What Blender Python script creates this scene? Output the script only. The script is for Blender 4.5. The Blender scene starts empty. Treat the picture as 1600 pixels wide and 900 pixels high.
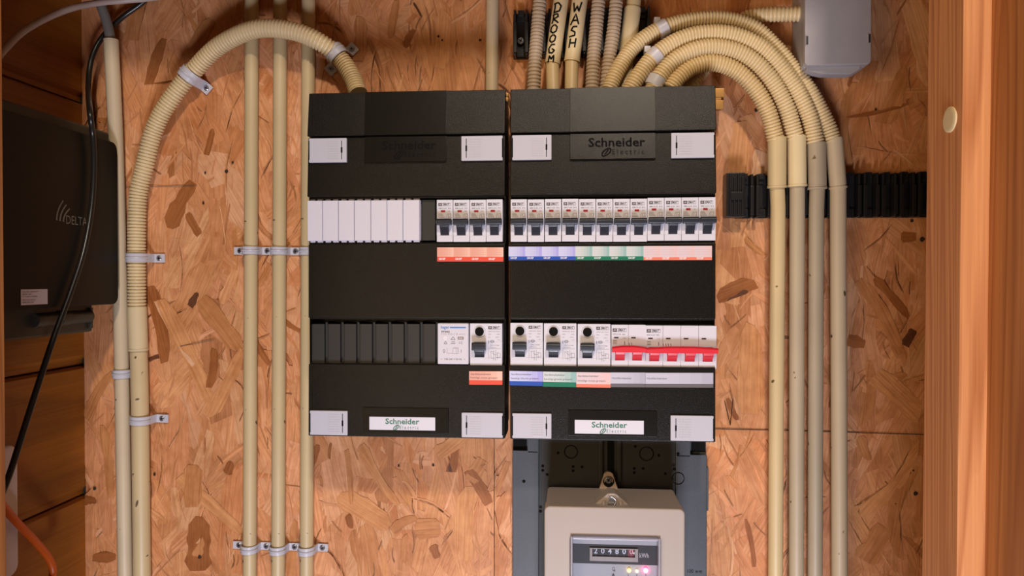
import bpy, bmesh, math, random
from mathutils import Vector, Matrix

random.seed(7)
PI = math.pi
C = bpy.context.scene.collection
V = Vector

# ------------------------------------------------------------------ camera
F = 1164.0
CAM = V((0.0643978, -0.8960026, -0.0161435))
YAW, PITCH, ROLL = 0.0771104, -0.0122135, 0.00032158
CR = Matrix.Rotation(YAW, 3, 'Z') @ Matrix.Rotation(PITCH, 3, 'X') @ Matrix.Rotation(ROLL, 3, 'Y')
cd = bpy.data.cameras.new('camera')
cam = bpy.data.objects.new('camera', cd)
C.objects.link(cam)
cd.sensor_width = 36.0
cd.lens = 36.0 * F / 1600.0
cd.clip_start = 0.01
cam.location = CAM
cam.rotation_euler = (CR @ Matrix.Rotation(PI / 2, 3, 'X')).to_euler()
bpy.context.scene.camera = cam

# ------------------------------------------------------------------ light
sc = bpy.context.scene
sc.view_settings.view_transform = 'Standard'
sc.view_settings.look = 'None'
sc.view_settings.exposure = 0.0
sc.view_settings.gamma = 1.0
sc.view_settings.use_curve_mapping = False
w = bpy.data.worlds.new('world')
sc.world = w
w.use_nodes = True
w.node_tree.nodes['Background'].inputs[0].default_value = (1.0, 0.58, 0.26, 1)
w.node_tree.nodes['Background'].inputs[1].default_value = 0.13


def area(name, loc, target, size, power, col):
    l = bpy.data.lights.new(name, 'AREA')
    l.shape = 'DISK'
    l.size = size
    l.energy = power
    l.color = col
    o = bpy.data.objects.new(name, l)
    C.objects.link(o)
    o.location = loc
    o.rotation_euler = (V(target) - V(loc)).to_track_quat('-Z', 'Y').to_euler()
    return o


area('ceiling_lamp_light', (0.28, -1.60, 1.25), (0.0, 0, 0.0), 0.13, 20.5, (1.0, 0.83, 0.66))
area('low_daylight', (0.10, -1.15, -1.08), (-0.12, 0, -0.08), 0.36, 18.0, (0.87, 0.87, 1.0))
area('added_fill', (-1.12, -1.6, -0.15), (0.1, 0, -0.10), 1.1, 15.0, (1.0, 0.70, 0.40))  # orange fill lamp added at the left to lift the dark right side


# ------------------------------------------------------------------ picture -> place
def ray(u, v):
    return CR @ V(((u - 800.0) / F, 1.0, (450.0 - v) / F))


def at(u, v, Y=0.0):
    d = ray(u, v)
    return CAM + d * ((Y - CAM.y) / d.y)


def atx(u, v, X):
    d = ray(u, v)
    return CAM + d * ((X - CAM.x) / d.x)


def mm(px, Y):
    """length in metres of px pixels at depth plane Y"""
    return px * (Y - CAM.y) / F


# ------------------------------------------------------------------ materials
def nt(name):
    m = bpy.data.materials.new(name)
    m.use_nodes = True
    n = m.node_tree
    return m, n, n.nodes['Principled BSDF']


def plastic(name, col, rough=0.5, bump=0.0, bscale=600, metal=0.0, vary=0.0, vscale=30, spec=0.5, spots=None, coat=0):
    m, n, b = nt(name)
    b.inputs['Base Color'].default_value = (*col, 1)
    b.inputs['Roughness'].default_value = rough
    b.inputs['Metallic'].default_value = metal
    b.inputs['Specular IOR Level'].default_value = spec
    tc = n.nodes.new('ShaderNodeTexCoord')
    if bump:
        t = n.nodes.new('ShaderNodeTexNoise')
        t.inputs['Scale'].default_value = bscale
        t.inputs['Detail'].default_value = 2
        bp = n.nodes.new('ShaderNodeBump')
        bp.inputs['Strength'].default_value = bump
        bp.inputs['Distance'].default_value = 0.0006
        n.links.new(tc.outputs['Object'], t.inputs['Vector'])
        n.links.new(t.outputs['Fac'], bp.inputs['Height'])
        n.links.new(bp.outputs['Normal'], b.inputs['Normal'])
    last = None
    if vary:
        t = n.nodes.new('ShaderNodeTexNoise')
        t.inputs['Scale'].default_value = vscale
        t.inputs['Detail'].default_value = 4
        r = n.nodes.new('ShaderNodeValToRGB')
        r.color_ramp.elements[0].position = 0.3
        r.color_ramp.elements[1].position = 0.7
        r.color_ramp.elements[0].color = (*[c * (1 - vary) for c in col], 1)
        r.color_ramp.elements[1].color = (*[min(1, c * (1 + vary)) for c in col], 1)
        n.links.new(tc.outputs['Object'], t.inputs['Vector'])
        n.links.new(t.outputs['Fac'], r.inputs['Fac'])
        last = r.outputs['Color']
        n.links.new(last, b.inputs['Base Color'])
    if spots:
        t = n.nodes.new('ShaderNodeTexNoise')
        t.inputs['Scale'].default_value = spots
        t.inputs['Detail'].default_value = 1
        r = n.nodes.new('ShaderNodeValToRGB')
        r.color_ramp.elements[0].position = 0.755
        r.color_ramp.elements[1].position = 0.775
        r.color_ramp.elements[0].color = (0, 0, 0, 1)
        mx = n.nodes.new('ShaderNodeMixRGB')
        mx.inputs['Color1'].default_value = (*col, 1)
        mx.inputs['Color2'].default_value = (0.12, 0.08, 0.04, 1)
        n.links.new(tc.outputs['Object'], t.inputs['Vector'])
        n.links.new(t.outputs['Fac'], r.inputs['Fac'])
        n.links.new(r.outputs['Color'], mx.inputs['Fac'])
        if last:
            n.links.new(last, mx.inputs['Color1'])
        n.links.new(mx.outputs['Color'], b.inputs['Base Color'])
    return m


def printed(name, rough=0.5):
    m, n, b = nt(name)
    a = n.nodes.new('ShaderNodeAttribute')
    a.attribute_name = 'col'
    n.links.new(a.outputs['Color'], b.inputs['Base Color'])
    b.inputs['Roughness'].default_value = rough
    return m


def emit(name, col, s):
    m, n, b = nt(name)
    b.inputs['Base Color'].default_value = (*col, 1)
    b.inputs['Emission Color'].default_value = (*col, 1)
    b.inputs['Emission Strength'].default_value = s
    return m


def wood(name, axis, dark, light, sx=5.0, ring=26.0, rough=0.55, seed=0.0, knot=False):
    """long grained softwood; axis = direction of the grain (0 x, 1 y, 2 z)"""
    m, n, b = nt(name)
    tc = n.nodes.new('ShaderNodeTexCoord')
    mp = n.nodes.new('ShaderNodeMapping')
    s = [1.0, 1.0, 1.0]
    s[axis] = 0.07
    mp.inputs['Scale'].default_value = s
    mp.inputs['Location'].default_value = (seed, seed * 1.7, seed * 0.6)
    n.links.new(tc.outputs['Object'], mp.inputs['Vector'])
    n1 = n.nodes.new('ShaderNodeTexNoise')
    n1.inputs['Scale'].default_value = sx
    n1.inputs['Detail'].default_value = 2
    n1.inputs['Distortion'].default_value = 0.4
    n.links.new(mp.outputs['Vector'], n1.inputs['Vector'])
    mu = n.nodes.new('ShaderNodeMath')
    mu.operation = 'MULTIPLY'
    mu.inputs[1].default_value = ring
    n.links.new(n1.outputs['Fac'], mu.inputs[0])
    fr = n.nodes.new('ShaderNodeMath')
    fr.operation = 'FRACT'
    n.links.new(mu.outputs[0], fr.inputs[0])
    r1 = n.nodes.new('ShaderNodeValToRGB')
    e = r1.color_ramp.elements
    e[0].position = 0.0
    e[0].color = (*light, 1)
    e[1].position = 0.80
    e[1].color = (*dark, 1)
    e2 = e.new(0.45)
    e2.color = (*[l * 0.72 + d * 0.28 for l, d in zip(light, dark)], 1)
    e3 = e.new(0.97)
    e3.color = (*[l * 0.8 + d * 0.2 for l, d in zip(light, dark)], 1)
    n.links.new(fr.outputs[0], r1.inputs['Fac'])
    mp2 = n.nodes.new('ShaderNodeMapping')
    s2 = [260.0, 260.0, 260.0]
    s2[axis] = 5.0
    mp2.inputs['Scale'].default_value = s2
    n.links.new(tc.outputs['Object'], mp2.inputs['Vector'])
    n2 = n.nodes.new('ShaderNodeTexNoise')
    n2.inputs['Scale'].default_value = 1.5
    n2.inputs['Detail'].default_value = 3
    n.links.new(mp2.outputs['Vector'], n2.inputs['Vector'])
    r2 = n.nodes.new('ShaderNodeValToRGB')
    r2.color_ramp.elements[0].position = 0.3
    r2.color_ramp.elements[0].color = (0.78, 0.74, 0.70, 1)
    r2.color_ramp.elements[1].position = 0.65
    r2.color_ramp.elements[1].color = (1, 1, 1, 1)
    n.links.new(n2.outputs['Fac'], r2.inputs['Fac'])
    mx = n.nodes.new('ShaderNodeMixRGB')
    mx.blend_type = 'MULTIPLY'
    mx.inputs['Fac'].default_value = 1
    n.links.new(r1.outputs['Color'], mx.inputs['Color1'])
    n.links.new(r2.outputs['Color'], mx.inputs['Color2'])
    n.links.new(mx.outputs['Color'], b.inputs['Base Color'])
    bp = n.nodes.new('ShaderNodeBump')
    bp.inputs['Strength'].default_value = 0.25
    bp.inputs['Distance'].default_value = 0.0004
    n.links.new(n2.outputs['Fac'], bp.inputs['Height'])
    n.links.new(bp.outputs['Normal'], b.inputs['Normal'])
    b.inputs['Roughness'].default_value = rough
    return m


def osb_material():
    """flakes: colour attribute gives each strand its own tone, uv runs along the strand in metres"""
    m, n, b = nt('osb_strands')
    a = n.nodes.new('ShaderNodeAttribute')
    a.attribute_name = 'col'
    uv = n.nodes.new('ShaderNodeUVMap')
    uv.uv_map = 'grain'

    def stretched(sx, sy, scale, detail, dist=0.0):
        mp = n.nodes.new('ShaderNodeMapping')
        mp.inputs['Scale'].default_value = (sx, sy, 1)
        n.links.new(uv.outputs['UV'], mp.inputs['Vector'])
        t = n.nodes.new('ShaderNodeTexNoise')
        t.inputs['Scale'].default_value = scale
        t.inputs['Detail'].default_value = detail
        t.inputs['Distortion'].default_value = dist
        n.links.new(mp.outputs['Vector'], t.inputs['Vector'])
        return t.outputs['Fac']

    fine = stretched(14, 420, 1.0, 3)
    broad = stretched(7, 55, 1.0, 2, 1.2)
    mu = n.nodes.new('ShaderNodeMath')
    mu.operation = 'MULTIPLY'
    mu.inputs[1].default_value = 9.0
    n.links.new(broad, mu.inputs[0])
    fr = n.nodes.new('ShaderNodeMath')
    fr.operation = 'PINGPONG'
    fr.inputs[1].default_value = 1.0
    n.links.new(mu.outputs[0], fr.inputs[0])
    r1 = n.nodes.new('ShaderNodeValToRGB')
    r1.color_ramp.elements[0].position = 0.25
    r1.color_ramp.elements[0].color = (0.80, 0.74, 0.67, 1)
    r1.color_ramp.elements[1].position = 0.66
    r1.color_ramp.elements[1].color = (1.10, 1.09, 1.07, 1)
    n.links.new(fine, r1.inputs['Fac'])
    r2 = n.nodes.new('ShaderNodeValToRGB')
    r2.color_ramp.elements[0].position = 0.0
    r2.color_ramp.elements[0].color = (0.88, 0.82, 0.75, 1)
    r2.color_ramp.elements[1].position = 0.45
    r2.color_ramp.elements[1].color = (1, 1, 1, 1)
    n.links.new(fr.outputs[0], r2.inputs['Fac'])
    m1 = n.nodes.new('ShaderNodeMixRGB')
    m1.blend_type = 'MULTIPLY'
    m1.inputs['Fac'].default_value = 1
    n.links.new(a.outputs['Color'], m1.inputs['Color1'])
    n.links.new(r1.outputs['Color'], m1.inputs['Color2'])
    m2 = n.nodes.new('ShaderNodeMixRGB')
    m2.blend_type = 'MULTIPLY'
    m2.inputs['Fac'].default_value = 1
    n.links.new(m1.outputs['Color'], m2.inputs['Color1'])
    n.links.new(r2.outputs['Color'], m2.inputs['Color2'])
    # slow mottling over the whole board and short resin streaks
    tc = n.nodes.new('ShaderNodeTexCoord')
    t3 = n.nodes.new('ShaderNodeTexNoise')
    t3.inputs['Scale'].default_value = 30
    t3.inputs['Detail'].default_value = 6
    t3.inputs['Roughness'].default_value = 0.65
    n.links.new(tc.outputs['Object'], t3.inputs['Vector'])
    r3 = n.nodes.new('ShaderNodeValToRGB')
    r3.color_ramp.elements[0].position = 0.32
    r3.color_ramp.elements[0].color = (0.80, 0.72, 0.62, 1)
    r3.color_ramp.elements[1].position = 0.60
    r3.color_ramp.elements[1].color = (1.06, 1.06, 1.06, 1)
    n.links.new(t3.outputs['Fac'], r3.inputs['Fac'])
    m3 = n.nodes.new('ShaderNodeMixRGB')
    m3.blend_type = 'MULTIPLY'
    m3.inputs['Fac'].default_value = 1
    n.links.new(m2.outputs['Color'], m3.inputs['Color1'])
    n.links.new(r3.outputs['Color'], m3.inputs['Color2'])
    n.links.new(m3.outputs['Color'], b.inputs['Base Color'])
    bp = n.nodes.new('ShaderNodeBump')
    bp.inputs['Strength'].default_value = 0.5
    bp.inputs['Distance'].default_value = 0.0007
    n.links.new(fine, bp.inputs['Height'])
    n.links.new(bp.outputs['Normal'], b.inputs['Normal'])
    b.inputs['Roughness'].default_value = 0.5
    b.inputs['Specular IOR Level'].default_value = 0.35
    return m


def clear(name):
    m = bpy.data.materials.new(name)
    m.use_nodes = True
    n = m.node_tree
    n.nodes.clear()
    o = n.nodes.new('ShaderNodeOutputMaterial')
    mx = n.nodes.new('ShaderNodeMixShader')
    t = n.nodes.new('ShaderNodeBsdfTransparent')
    t.inputs['Color'].default_value = (0.97, 0.98, 1.0, 1)
    g = n.nodes.new('ShaderNodeBsdfGlossy')
    g.inputs['Roughness'].default_value = 0.02
    fz = n.nodes.new('ShaderNodeFresnel')
    fz.inputs['IOR'].default_value = 1.45
    n.links.new(fz.outputs['Fac'], mx.inputs['Fac'])
    n.links.new(t.outputs[0], mx.inputs[1])
    n.links.new(g.outputs[0], mx.inputs[2])
    n.links.new(mx.outputs[0], o.inputs['Surface'])
    return m


M = {
    'osb': osb_material(),
    'gap': plastic('board_gap', (0.03, 0.017, 0.01), 0.9),
    'print': printed('printed_ink', 0.55),
    'cover': plastic('black_textured_plastic', (0.0042, 0.0038, 0.0030), 0.35, 0.40, 1500, spec=0.30),
    'smooth': plastic('black_smooth_plastic', (0.0050, 0.0043, 0.0030), 0.31, 0.20, 1800, spec=0.24),
    'black': plastic('black_plastic', (0.010, 0.010, 0.011), 0.38, 0.1, 300),
    'matte': plastic('matte_black', (0.005, 0.005, 0.005), 0.8, spec=0.12),
    'toggle': plastic('blue_black_toggle', (0.016, 0.021, 0.032), 0.34, 0.1, 900),
    'white': plastic('white_plastic', (0.64, 0.65, 0.75), 0.42),
    'card': plastic('white_cover_card', (0.48, 0.49, 0.57), 0.5),
    'blank': plastic('pinkish_white_plastic', (0.62, 0.62, 0.72), 0.45),
    'red': plastic('red_plastic', (0.66, 0.018, 0.035), 0.38),
    'pipe': plastic('cream_pipe', (0.56, 0.44, 0.245), 0.42, vary=0.05, vscale=12, spots=95),
    'pipe_pale': plastic('pale_cream_pipe', (0.56, 0.46, 0.31), 0.45, vary=0.05, vscale=12, spots=90),
    'pipe_grey_shaded': plastic('shaded_greyish_pipe', (0.40, 0.335, 0.235), 0.45, vary=0.06, vscale=12, spots=90),  # greyish cream, with the frame's shade darkened into the colour
    'sleeve': plastic('cream_coupling', (0.62, 0.51, 0.31), 0.42, vary=0.03, vscale=20),
    'corr': plastic('cream_corrugated', (0.66, 0.53, 0.31), 0.40, vary=0.06, vscale=25),
    'corr_yellow': plastic('yellow_corrugated', (0.64, 0.49, 0.26), 0.40, vary=0.05, vscale=25),
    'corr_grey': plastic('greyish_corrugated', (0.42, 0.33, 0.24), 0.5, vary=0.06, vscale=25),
    'clip': plastic('pale_grey_clip', (0.52, 0.52, 0.58), 0.35),
    'steel': plastic('zinc_screw', (0.36, 0.37, 0.40), 0.35, metal=0.9, vary=0.2, vscale=900),
    'brass': plastic('yellow_brass', (0.50, 0.27, 0.08), 0.35, metal=0.6),
    'rail': plastic('black_rail', (0.012, 0.012, 0.013), 0.33, 0.15, 400),
    'jbox': plastic('grey_junction_plastic', (0.32, 0.31, 0.34), 0.5, 0.1, 900, vary=0.03, vscale=60),
    'slate': plastic('slate_plastic', (0.050, 0.060, 0.075), 0.5, 0.15, 700, vary=0.08, vscale=25),
    'slate_dark': plastic('dark_slate_plastic', (0.020, 0.021, 0.020), 0.5, 0.1, 700),
    'meter': plastic('meter_beige', (0.36, 0.31, 0.28), 0.5, 0.06, 900),
    'tab': plastic('beige_tab', (0.45, 0.35, 0.26), 0.45),
    'inv': plastic('inverter_black', (0.007, 0.0065, 0.005), 0.45, 0.1, 500, spec=0.25),
    'inv2': plastic('inverter_grey_black', (0.030, 0.028, 0.020), 0.5, 0.1, 500),
    'wcable': plastic('grey_white_cable', (0.42, 0.35, 0.32), 0.45),
    'gcable': plastic('grey_cable', (0.16, 0.155, 0.14), 0.5),
    'bcable': plastic('black_cable', (0.012, 0.012, 0.011), 0.30),
    'ocable': plastic('orange_cable', (0.62, 0.11, 0.010), 0.4),
    'device': plastic('white_device', (0.66, 0.62, 0.66), 0.4),
    'clear': clear('clear_cover'),
    'led_y': emit('yellow_led', (1.0, 0.66, 0.15), 4),
    'led_w': emit('pale_led', (1.0, 0.88, 0.50), 4),
    'led_r': emit('pink_red_led', (1.0, 0.10, 0.25), 14),
    'plank': wood('plank_wood', 1, (0.26, 0.090, 0.006), (0.38, 0.135, 0.010), 7, 7, 0.5),
    'boards': wood('front_boards', 2, (0.20, 0.07, 0.014), (0.30, 0.115, 0.026), 9.0, 22, 0.6, 7.7),
    'stud': wood('stud_wood', 2, (0.44, 0.165, 0.055), (0.62, 0.28, 0.112), 14.0, 26, 0.55, 1.3),
    
    'jamb': wood('jamb_wood', 2, (0.30, 0.100, 0.022), (0.43, 0.17, 0.048), 7.0, 26, 0.5, 4.4),
}

# ------------------------------------------------------------------ mesh builder
ORG = {}
_tmp = {}


def text_mesh(s, bold=0.0, shear=0.0):
    key = (s, bold, shear)
    if key in _tmp:
        return _tmp[key]
    c = bpy.data.curves.new('writing', 'FONT')
    c.body = s
    c.resolution_u = 2
    c.offset = bold
    c.shear = shear
    c.align_x = 'CENTER'
    c.align_y = 'CENTER'
    o = bpy.data.objects.new('writing', c)
    C.objects.link(o)
    dg = bpy.context.evaluated_depsgraph_get()
    me = bpy.data.meshes.new_from_object(o.evaluated_get(dg))
    vs = [v.co.copy() for v in me.vertices]
    fs = [tuple(p.vertices) for p in me.polygons]
    bpy.data.objects.remove(o)
    bpy.data.curves.remove(c)
    bpy.data.meshes.remove(me)
    _tmp[key] = (vs, fs)
    return _tmp[key]


class MB:
    def __init__(s):
        s.v, s.f, s.m, s.c = [], [], [], []

    def add(s, vs, fs, m=0, col=(1, 1, 1)):
        b = len(s.v)
        s.v += [V(x) for x in vs]
        for f in fs:
            s.f.append(tuple(b + i for i in f))
            s.m.append(m)
            s.c.append(col)
        return s

    def box(s, x0, x1, y0, y1, z0, z1, m=0, bev=0.0, seg=2, col=(1, 1, 1)):
        x0, x1 = min(x0, x1), max(x0, x1)
        y0, y1 = min(y0, y1), max(y0, y1)
        z0, z1 = min(z0, z1), max(z0, z1)
        vs = [(x, y, z) for x in (x0, x1) for y in (y0, y1) for z in (z0, z1)]
        fs = [(0, 1, 3, 2), (4, 6, 7, 5), (0, 4, 5, 1), (2, 3, 7, 6), (0, 2, 6, 4), (1, 5, 7, 3)]
        if not bev:
            return s.add(vs, fs, m, col)
        bm = bmesh.new()
        bv = [bm.verts.new(v) for v in vs]
        for f in fs:
            bm.faces.new([bv[i] for i in f])
        bmesh.ops.bevel(bm, geom=bm.edges[:], offset=bev, segments=seg, profile=0.5, affect='EDGES')
        bm.verts.index_update()
        s.add([v.co.copy() for v in bm.verts], [tuple(v.index for v in f.verts) for f in bm.faces], m, col)
        bm.free()
        return s

    def prism(s, poly, y0, y1, m=0, bev=0.0, col=(1, 1, 1), plane='xz', seg=2):
        """poly in the xz plane (or yz with plane='yz'), extruded between y0 and y1 (or x0, x1)"""
        n = len(poly)
        mk = (lambda a, b, d: (a, d, b)) if plane == 'xz' else (lambda a, b, d: (d, a, b))
        vs = [mk(a, b, y0) for a, b in poly] + [mk(a, b, y1) for a, b in poly]
        fs = [tuple(range(n)), tuple(range(2 * n - 1, n - 1, -1))]
        fs += [(i, n + i, n + (i + 1) % n, (i + 1) % n) for i in range(n)]
        bm = bmesh.new()
        bv = [bm.verts.new(v) for v in vs]
        for f in fs:
            bm.faces.new([bv[i] for i in f])
        bmesh.ops.recalc_face_normals(bm, faces=bm.faces[:])
        if bev:
            bmesh.ops.bevel(bm, geom=bm.edges[:], offset=bev, segments=seg, profile=0.5, affect='EDGES')
        bm.verts.index_update()
        s.add([v.co.copy() for v in bm.verts], [tuple(v.index for v in f.verts) for f in bm.faces], m, col)
        bm.free()
        return s

    def cyl(s, c, axis, r, h, m=0, n=20, r2=None, col=(1, 1, 1), cap=True):
        c, axis = V(c), V(axis).normalized()
        r2 = r if r2 is None else r2
        t = axis.orthogonal().normalized()
        u = axis.cross(t)
        vs = []
        for rr, hh in ((r, 0), (r2, h)):
            for i in range(n):
                a = 2 * PI * i / n
                vs.append(c + axis * hh + t * rr * math.cos(a) + u * rr * math.sin(a))
        fs = [(i, (i + 1) % n, n + (i + 1) % n, n + i) for i in range(n)]
        if cap:
            fs += [tuple(range(n - 1, -1, -1)), tuple(range(n, 2 * n))]
        return s.add(vs, fs, m, col)

    def ring(s, c, axis, r, w, h, m=0, n=28):
        """flat raised ring"""
        c, axis = V(c), V(axis).normalized()
        t = axis.orthogonal().normalized()
        u = axis.cross(t)
        vs = []
        for rr, hh in ((r, 0), (r, h), (r - w, h), (r - w, 0)):
            for i in range(n):
                a = 2 * PI * i / n
                vs.append(c + axis * hh + (t * math.cos(a) + u * math.sin(a)) * rr)
        fs = [(k * n + i, k * n + (i + 1) % n, (k + 1) * n + (i + 1) % n, (k + 1) * n + i) for k in range(3) for i in range(n)]
        return s.add(vs, fs, m)

    def ball(s, c, r, m=0, n=12):
        c = V(c)
        vs, fs = [], []
        for j in range(1, n):
            p = PI * j / n
            for i in range(n * 2):
                a = PI * i / n
                vs.append(c + V((math.sin(p) * math.cos(a), math.sin(p) * math.sin(a), math.cos(p))) * r)
        k = n * 2
        for j in range(n - 2):
            for i in range(k):
                fs.append((j * k + i, j * k + (i + 1) % k, (j + 1) * k + (i + 1) % k, (j + 1) * k + i))
        fs += [tuple(range(k)), tuple((n - 2) * k + i for i in reversed(range(k)))]
        return s.add(vs, fs, m)

    def tube(s, pts, rad, m=0, n=20, cap=True):
        """pts: closely spaced world points; rad: number or a list per point"""
        N = len(pts)
        rads = rad if isinstance(rad, (list, tuple)) else [rad] * N
        tan = [(pts[min(i + 1, N - 1)] - pts[max(i - 1, 0)]).normalized() for i in range(N)]
        ref = tan[0].orthogonal().normalized()
        vs = []
        for i in range(N):
            ref = (ref - tan[i] * ref.dot(tan[i])).normalized()
            b = tan[i].cross(ref)
            for k in range(n):
                a = 2 * PI * k / n
                vs.append(pts[i] + (ref * math.cos(a) + b * math.sin(a)) * rads[i])
        fs = [(i * n + k, i * n + (k + 1) % n, (i + 1) * n + (k + 1) % n, (i + 1) * n + k) for i in range(N - 1) for k in range(n)]
        if cap:
            fs += [tuple(range(n - 1, -1, -1)), tuple((N - 1) * n + k for k in range(n))]
        return s.add(vs, fs, m)

    def text(s, t, c, size, m=0, col=(0, 0, 0), ex=(1, 0, 0), ey=(0, 0, 1), bold=0.0, shear=0.0, width=None):
        vs, fs = text_mesh(t, bold, shear)
        c, ex, ey = V(c), V(ex), V(ey)
        sx = size
        if width and vs:
            wd = max(v.x for v in vs) - min(v.x for v in vs)
            sx = width / wd
        return s.add([c + ex * v.x * sx + ey * v.y * size for v in vs], fs, m, col)

    def bar(s, a, b, w, y, m=0, col=(0, 0, 0)):
        """flat printed line between two xz points, facing -y"""
        a, b = V((a[0], a[1])), V((b[0], b[1]))
        d = (b - a).normalized()
        nn = V((-d.y, d.x)) * (w / 2)
        q = [a - nn, b - nn, b + nn, a + nn]
        return s.add([(p.x, y, p.y) for p in q], [(0, 1, 2, 3)], m, col)

    def rect(s, x0, x1, z0, z1, y, m=0, col=(1, 1, 1)):
        return s.add([(x0, y, z0), (x1, y, z0), (x1, y, z1), (x0, y, z1)], [(0, 1, 2, 3)], m, col)

    def build(s, name, mats, parent=None, angle=35, org=None, uv=None):
        me = bpy.data.meshes.new(name)
        if org is None:
            if parent is not None:
                org = ORG.get(parent.name, V((0, 0, 0)))
            else:
                xs = [v.x for v in s.v]
                ys = [v.y for v in s.v]
                zs = [v.z for v in s.v]
                org = V(((min(xs) + max(xs)) / 2, max(ys), min(zs)))
        me.from_pydata([v - org for v in s.v], [], s.f)
        for mt in (mats if isinstance(mats, (list, tuple)) else [mats]):
            me.materials.append(M[mt])
        me.polygons.foreach_set('material_index', s.m)
        me.polygons.foreach_set('use_smooth', [True] * len(s.f))
        ca = me.color_attributes.new('col', 'FLOAT_COLOR', 'CORNER')
        buf = []
        for f, c in zip(s.f, s.c):
            buf += [c[0], c[1], c[2], 1.0] * len(f)
        ca.data.foreach_set('color', buf)
        if uv:
            ul = me.uv_layers.new(name='grain')
            ul.data.foreach_set('uv', uv)
        me.set_sharp_from_angle(angle=math.radians(angle))
        me.update()
        o = bpy.data.objects.new(name, me)
        C.objects.link(o)
        if not uv:
            wn = o.modifiers.new('even_shading', 'WEIGHTED_NORMAL')
            wn.keep_sharp = True
        if parent is not None:
            o.parent = parent
            po = ORG.get(parent.name)
            if parent.type == 'MESH' and po is not None:
                pass
            ORG[o.name] = org
        else:
            o.location = org
            ORG[o.name] = org
        return o


def thing(name, label, cat, loc=(0, 0, 0), group=None, local=False):
    o = bpy.data.objects.new(name, None)
    C.objects.link(o)
    o.location = loc
    o.empty_display_size = 0.02
    o['label'] = label
    o['category'] = cat
    if group:
        o['group'] = group
    ORG[o.name] = V((0, 0, 0)) if local else V(loc)
    return o


def tag(o, label, cat, group=None):
    o['label'] = label
    o['category'] = cat
    if group:
        o['group'] = group
    return o


def struct(o):
    o['kind'] = 'structure'
    return o


def dup(root, loc, label, group=None):
    """copy of a thing with copies of its parts and sub-parts"""
    r = root.copy()
    C.objects.link(r)
    r.location = loc
    r['label'] = label
    if group:
        r['group'] = group
    for ch in list(root.children):
        c = ch.copy()
        C.objects.link(c)
        c.parent = r
        for g in list(ch.children):
            d = g.copy()
            C.objects.link(d)
            d.parent = c
    return r


def smooth_path(ctrl, step=0.004):
    """Catmull-Rom through the control points, resampled at an even step"""
    P = [V(p) for p in ctrl]
    if len(P) == 2:
        out = P
    else:
        Q = [P[0] * 2 - P[1]] + P + [P[-1] * 2 - P[-2]]
        out = []
        for i in range(1, len(Q) - 2):
            a, b, c, d = Q[i - 1:i + 3]
            for k in range(24):
                t = k / 24
                out.append(0.5 * ((2 * b) + (c - a) * t + (2 * a - 5 * b + 4 * c - d) * t * t + (3 * b - a - 3 * c + d) * t ** 3))
        out.append(P[-1])
    L = [0.0]
    for i in range(1, len(out)):
        L.append(L[-1] + (out[i] - out[i - 1]).length)
    n = max(2, int(round(L[-1] / step)))
    res, j = [], 0
    for k in range(n + 1):
        s = L[-1] * k / n
        while j < len(L) - 2 and L[j + 1] < s:
            j += 1
        t = (s - L[j]) / max(1e-9, L[j + 1] - L[j])
        res.append(out[j].lerp(out[j + 1], min(1, t)))
    return res


def px_path(ctrl):
    """control points (u, v, depth) -> world"""
    return [at(u, v, Y) for u, v, Y in ctrl]


def corrugated(mb, ctrl, rad, pitch=0.0042, m=0, amp=0.17, n=22):
    K = 8
    pts = smooth_path(px_path(ctrl), pitch / K)
    prof = [0.0, 0.35, 0.90, 1.0, 1.0, 1.0, 0.90, 0.35]
    rads = [rad * (1 - amp + amp * 1.0 * prof[i % K]) for i in range(len(pts))]
    mb.tube(pts, rads, m, n)
    return pts


def plain(mb, ctrl, rad, m=0, step=0.01, n=24):
    pts = smooth_path(px_path(ctrl), step)
    mb.tube(pts, rad, m, n)
    return pts


def collar(mb, a, b, rad, lip=0.0006, m=0, n=28):
    """coupling between two world points with softened ends"""
    a, b = V(a), V(b)
    L = (b - a).length
    ts = [0, 0.0006 / L, 0.0020 / L, 0.5, 1 - 0.0028 / L, 1 - 0.0024 / L, 1 - 0.0004 / L, 1]
    rs = [rad * 0.94, rad * 0.985, rad, rad, rad, rad + lip, rad + lip, rad * 0.94]
    mb.tube([a.lerp(b, t) for t in ts], rs, m, n)


def screw(parent, c, r=0.0034, nrm=(0, -1, 0), mat='steel', ang=0.3, name='screw'):
    mb = MB()
    c, nrm = V(c), V(nrm)
    mb.cyl(c, nrm, r, 0.0006, 0, 18)
    mb.cyl(c + nrm * 0.0006, nrm, r, 0.0008, 0, 18, r2=r * 0.72)
    t = nrm.orthogonal().normalized()
    u = nrm.cross(t)
    for k in (0, 1):
        d = t * math.cos(ang + k * PI / 2) + u * math.sin(ang + k * PI / 2)
        e = nrm.cross(d)
        p = c + nrm * 0.00150
        l, h = r * 0.55, r * 0.13
        mb.add([p - d * l - e * h, p + d * l - e * h, p + d * l + e * h, p - d * l + e * h], [(0, 1, 2, 3)], 1)
    return mb.build(name, [mat, 'matte'], parent)


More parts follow.
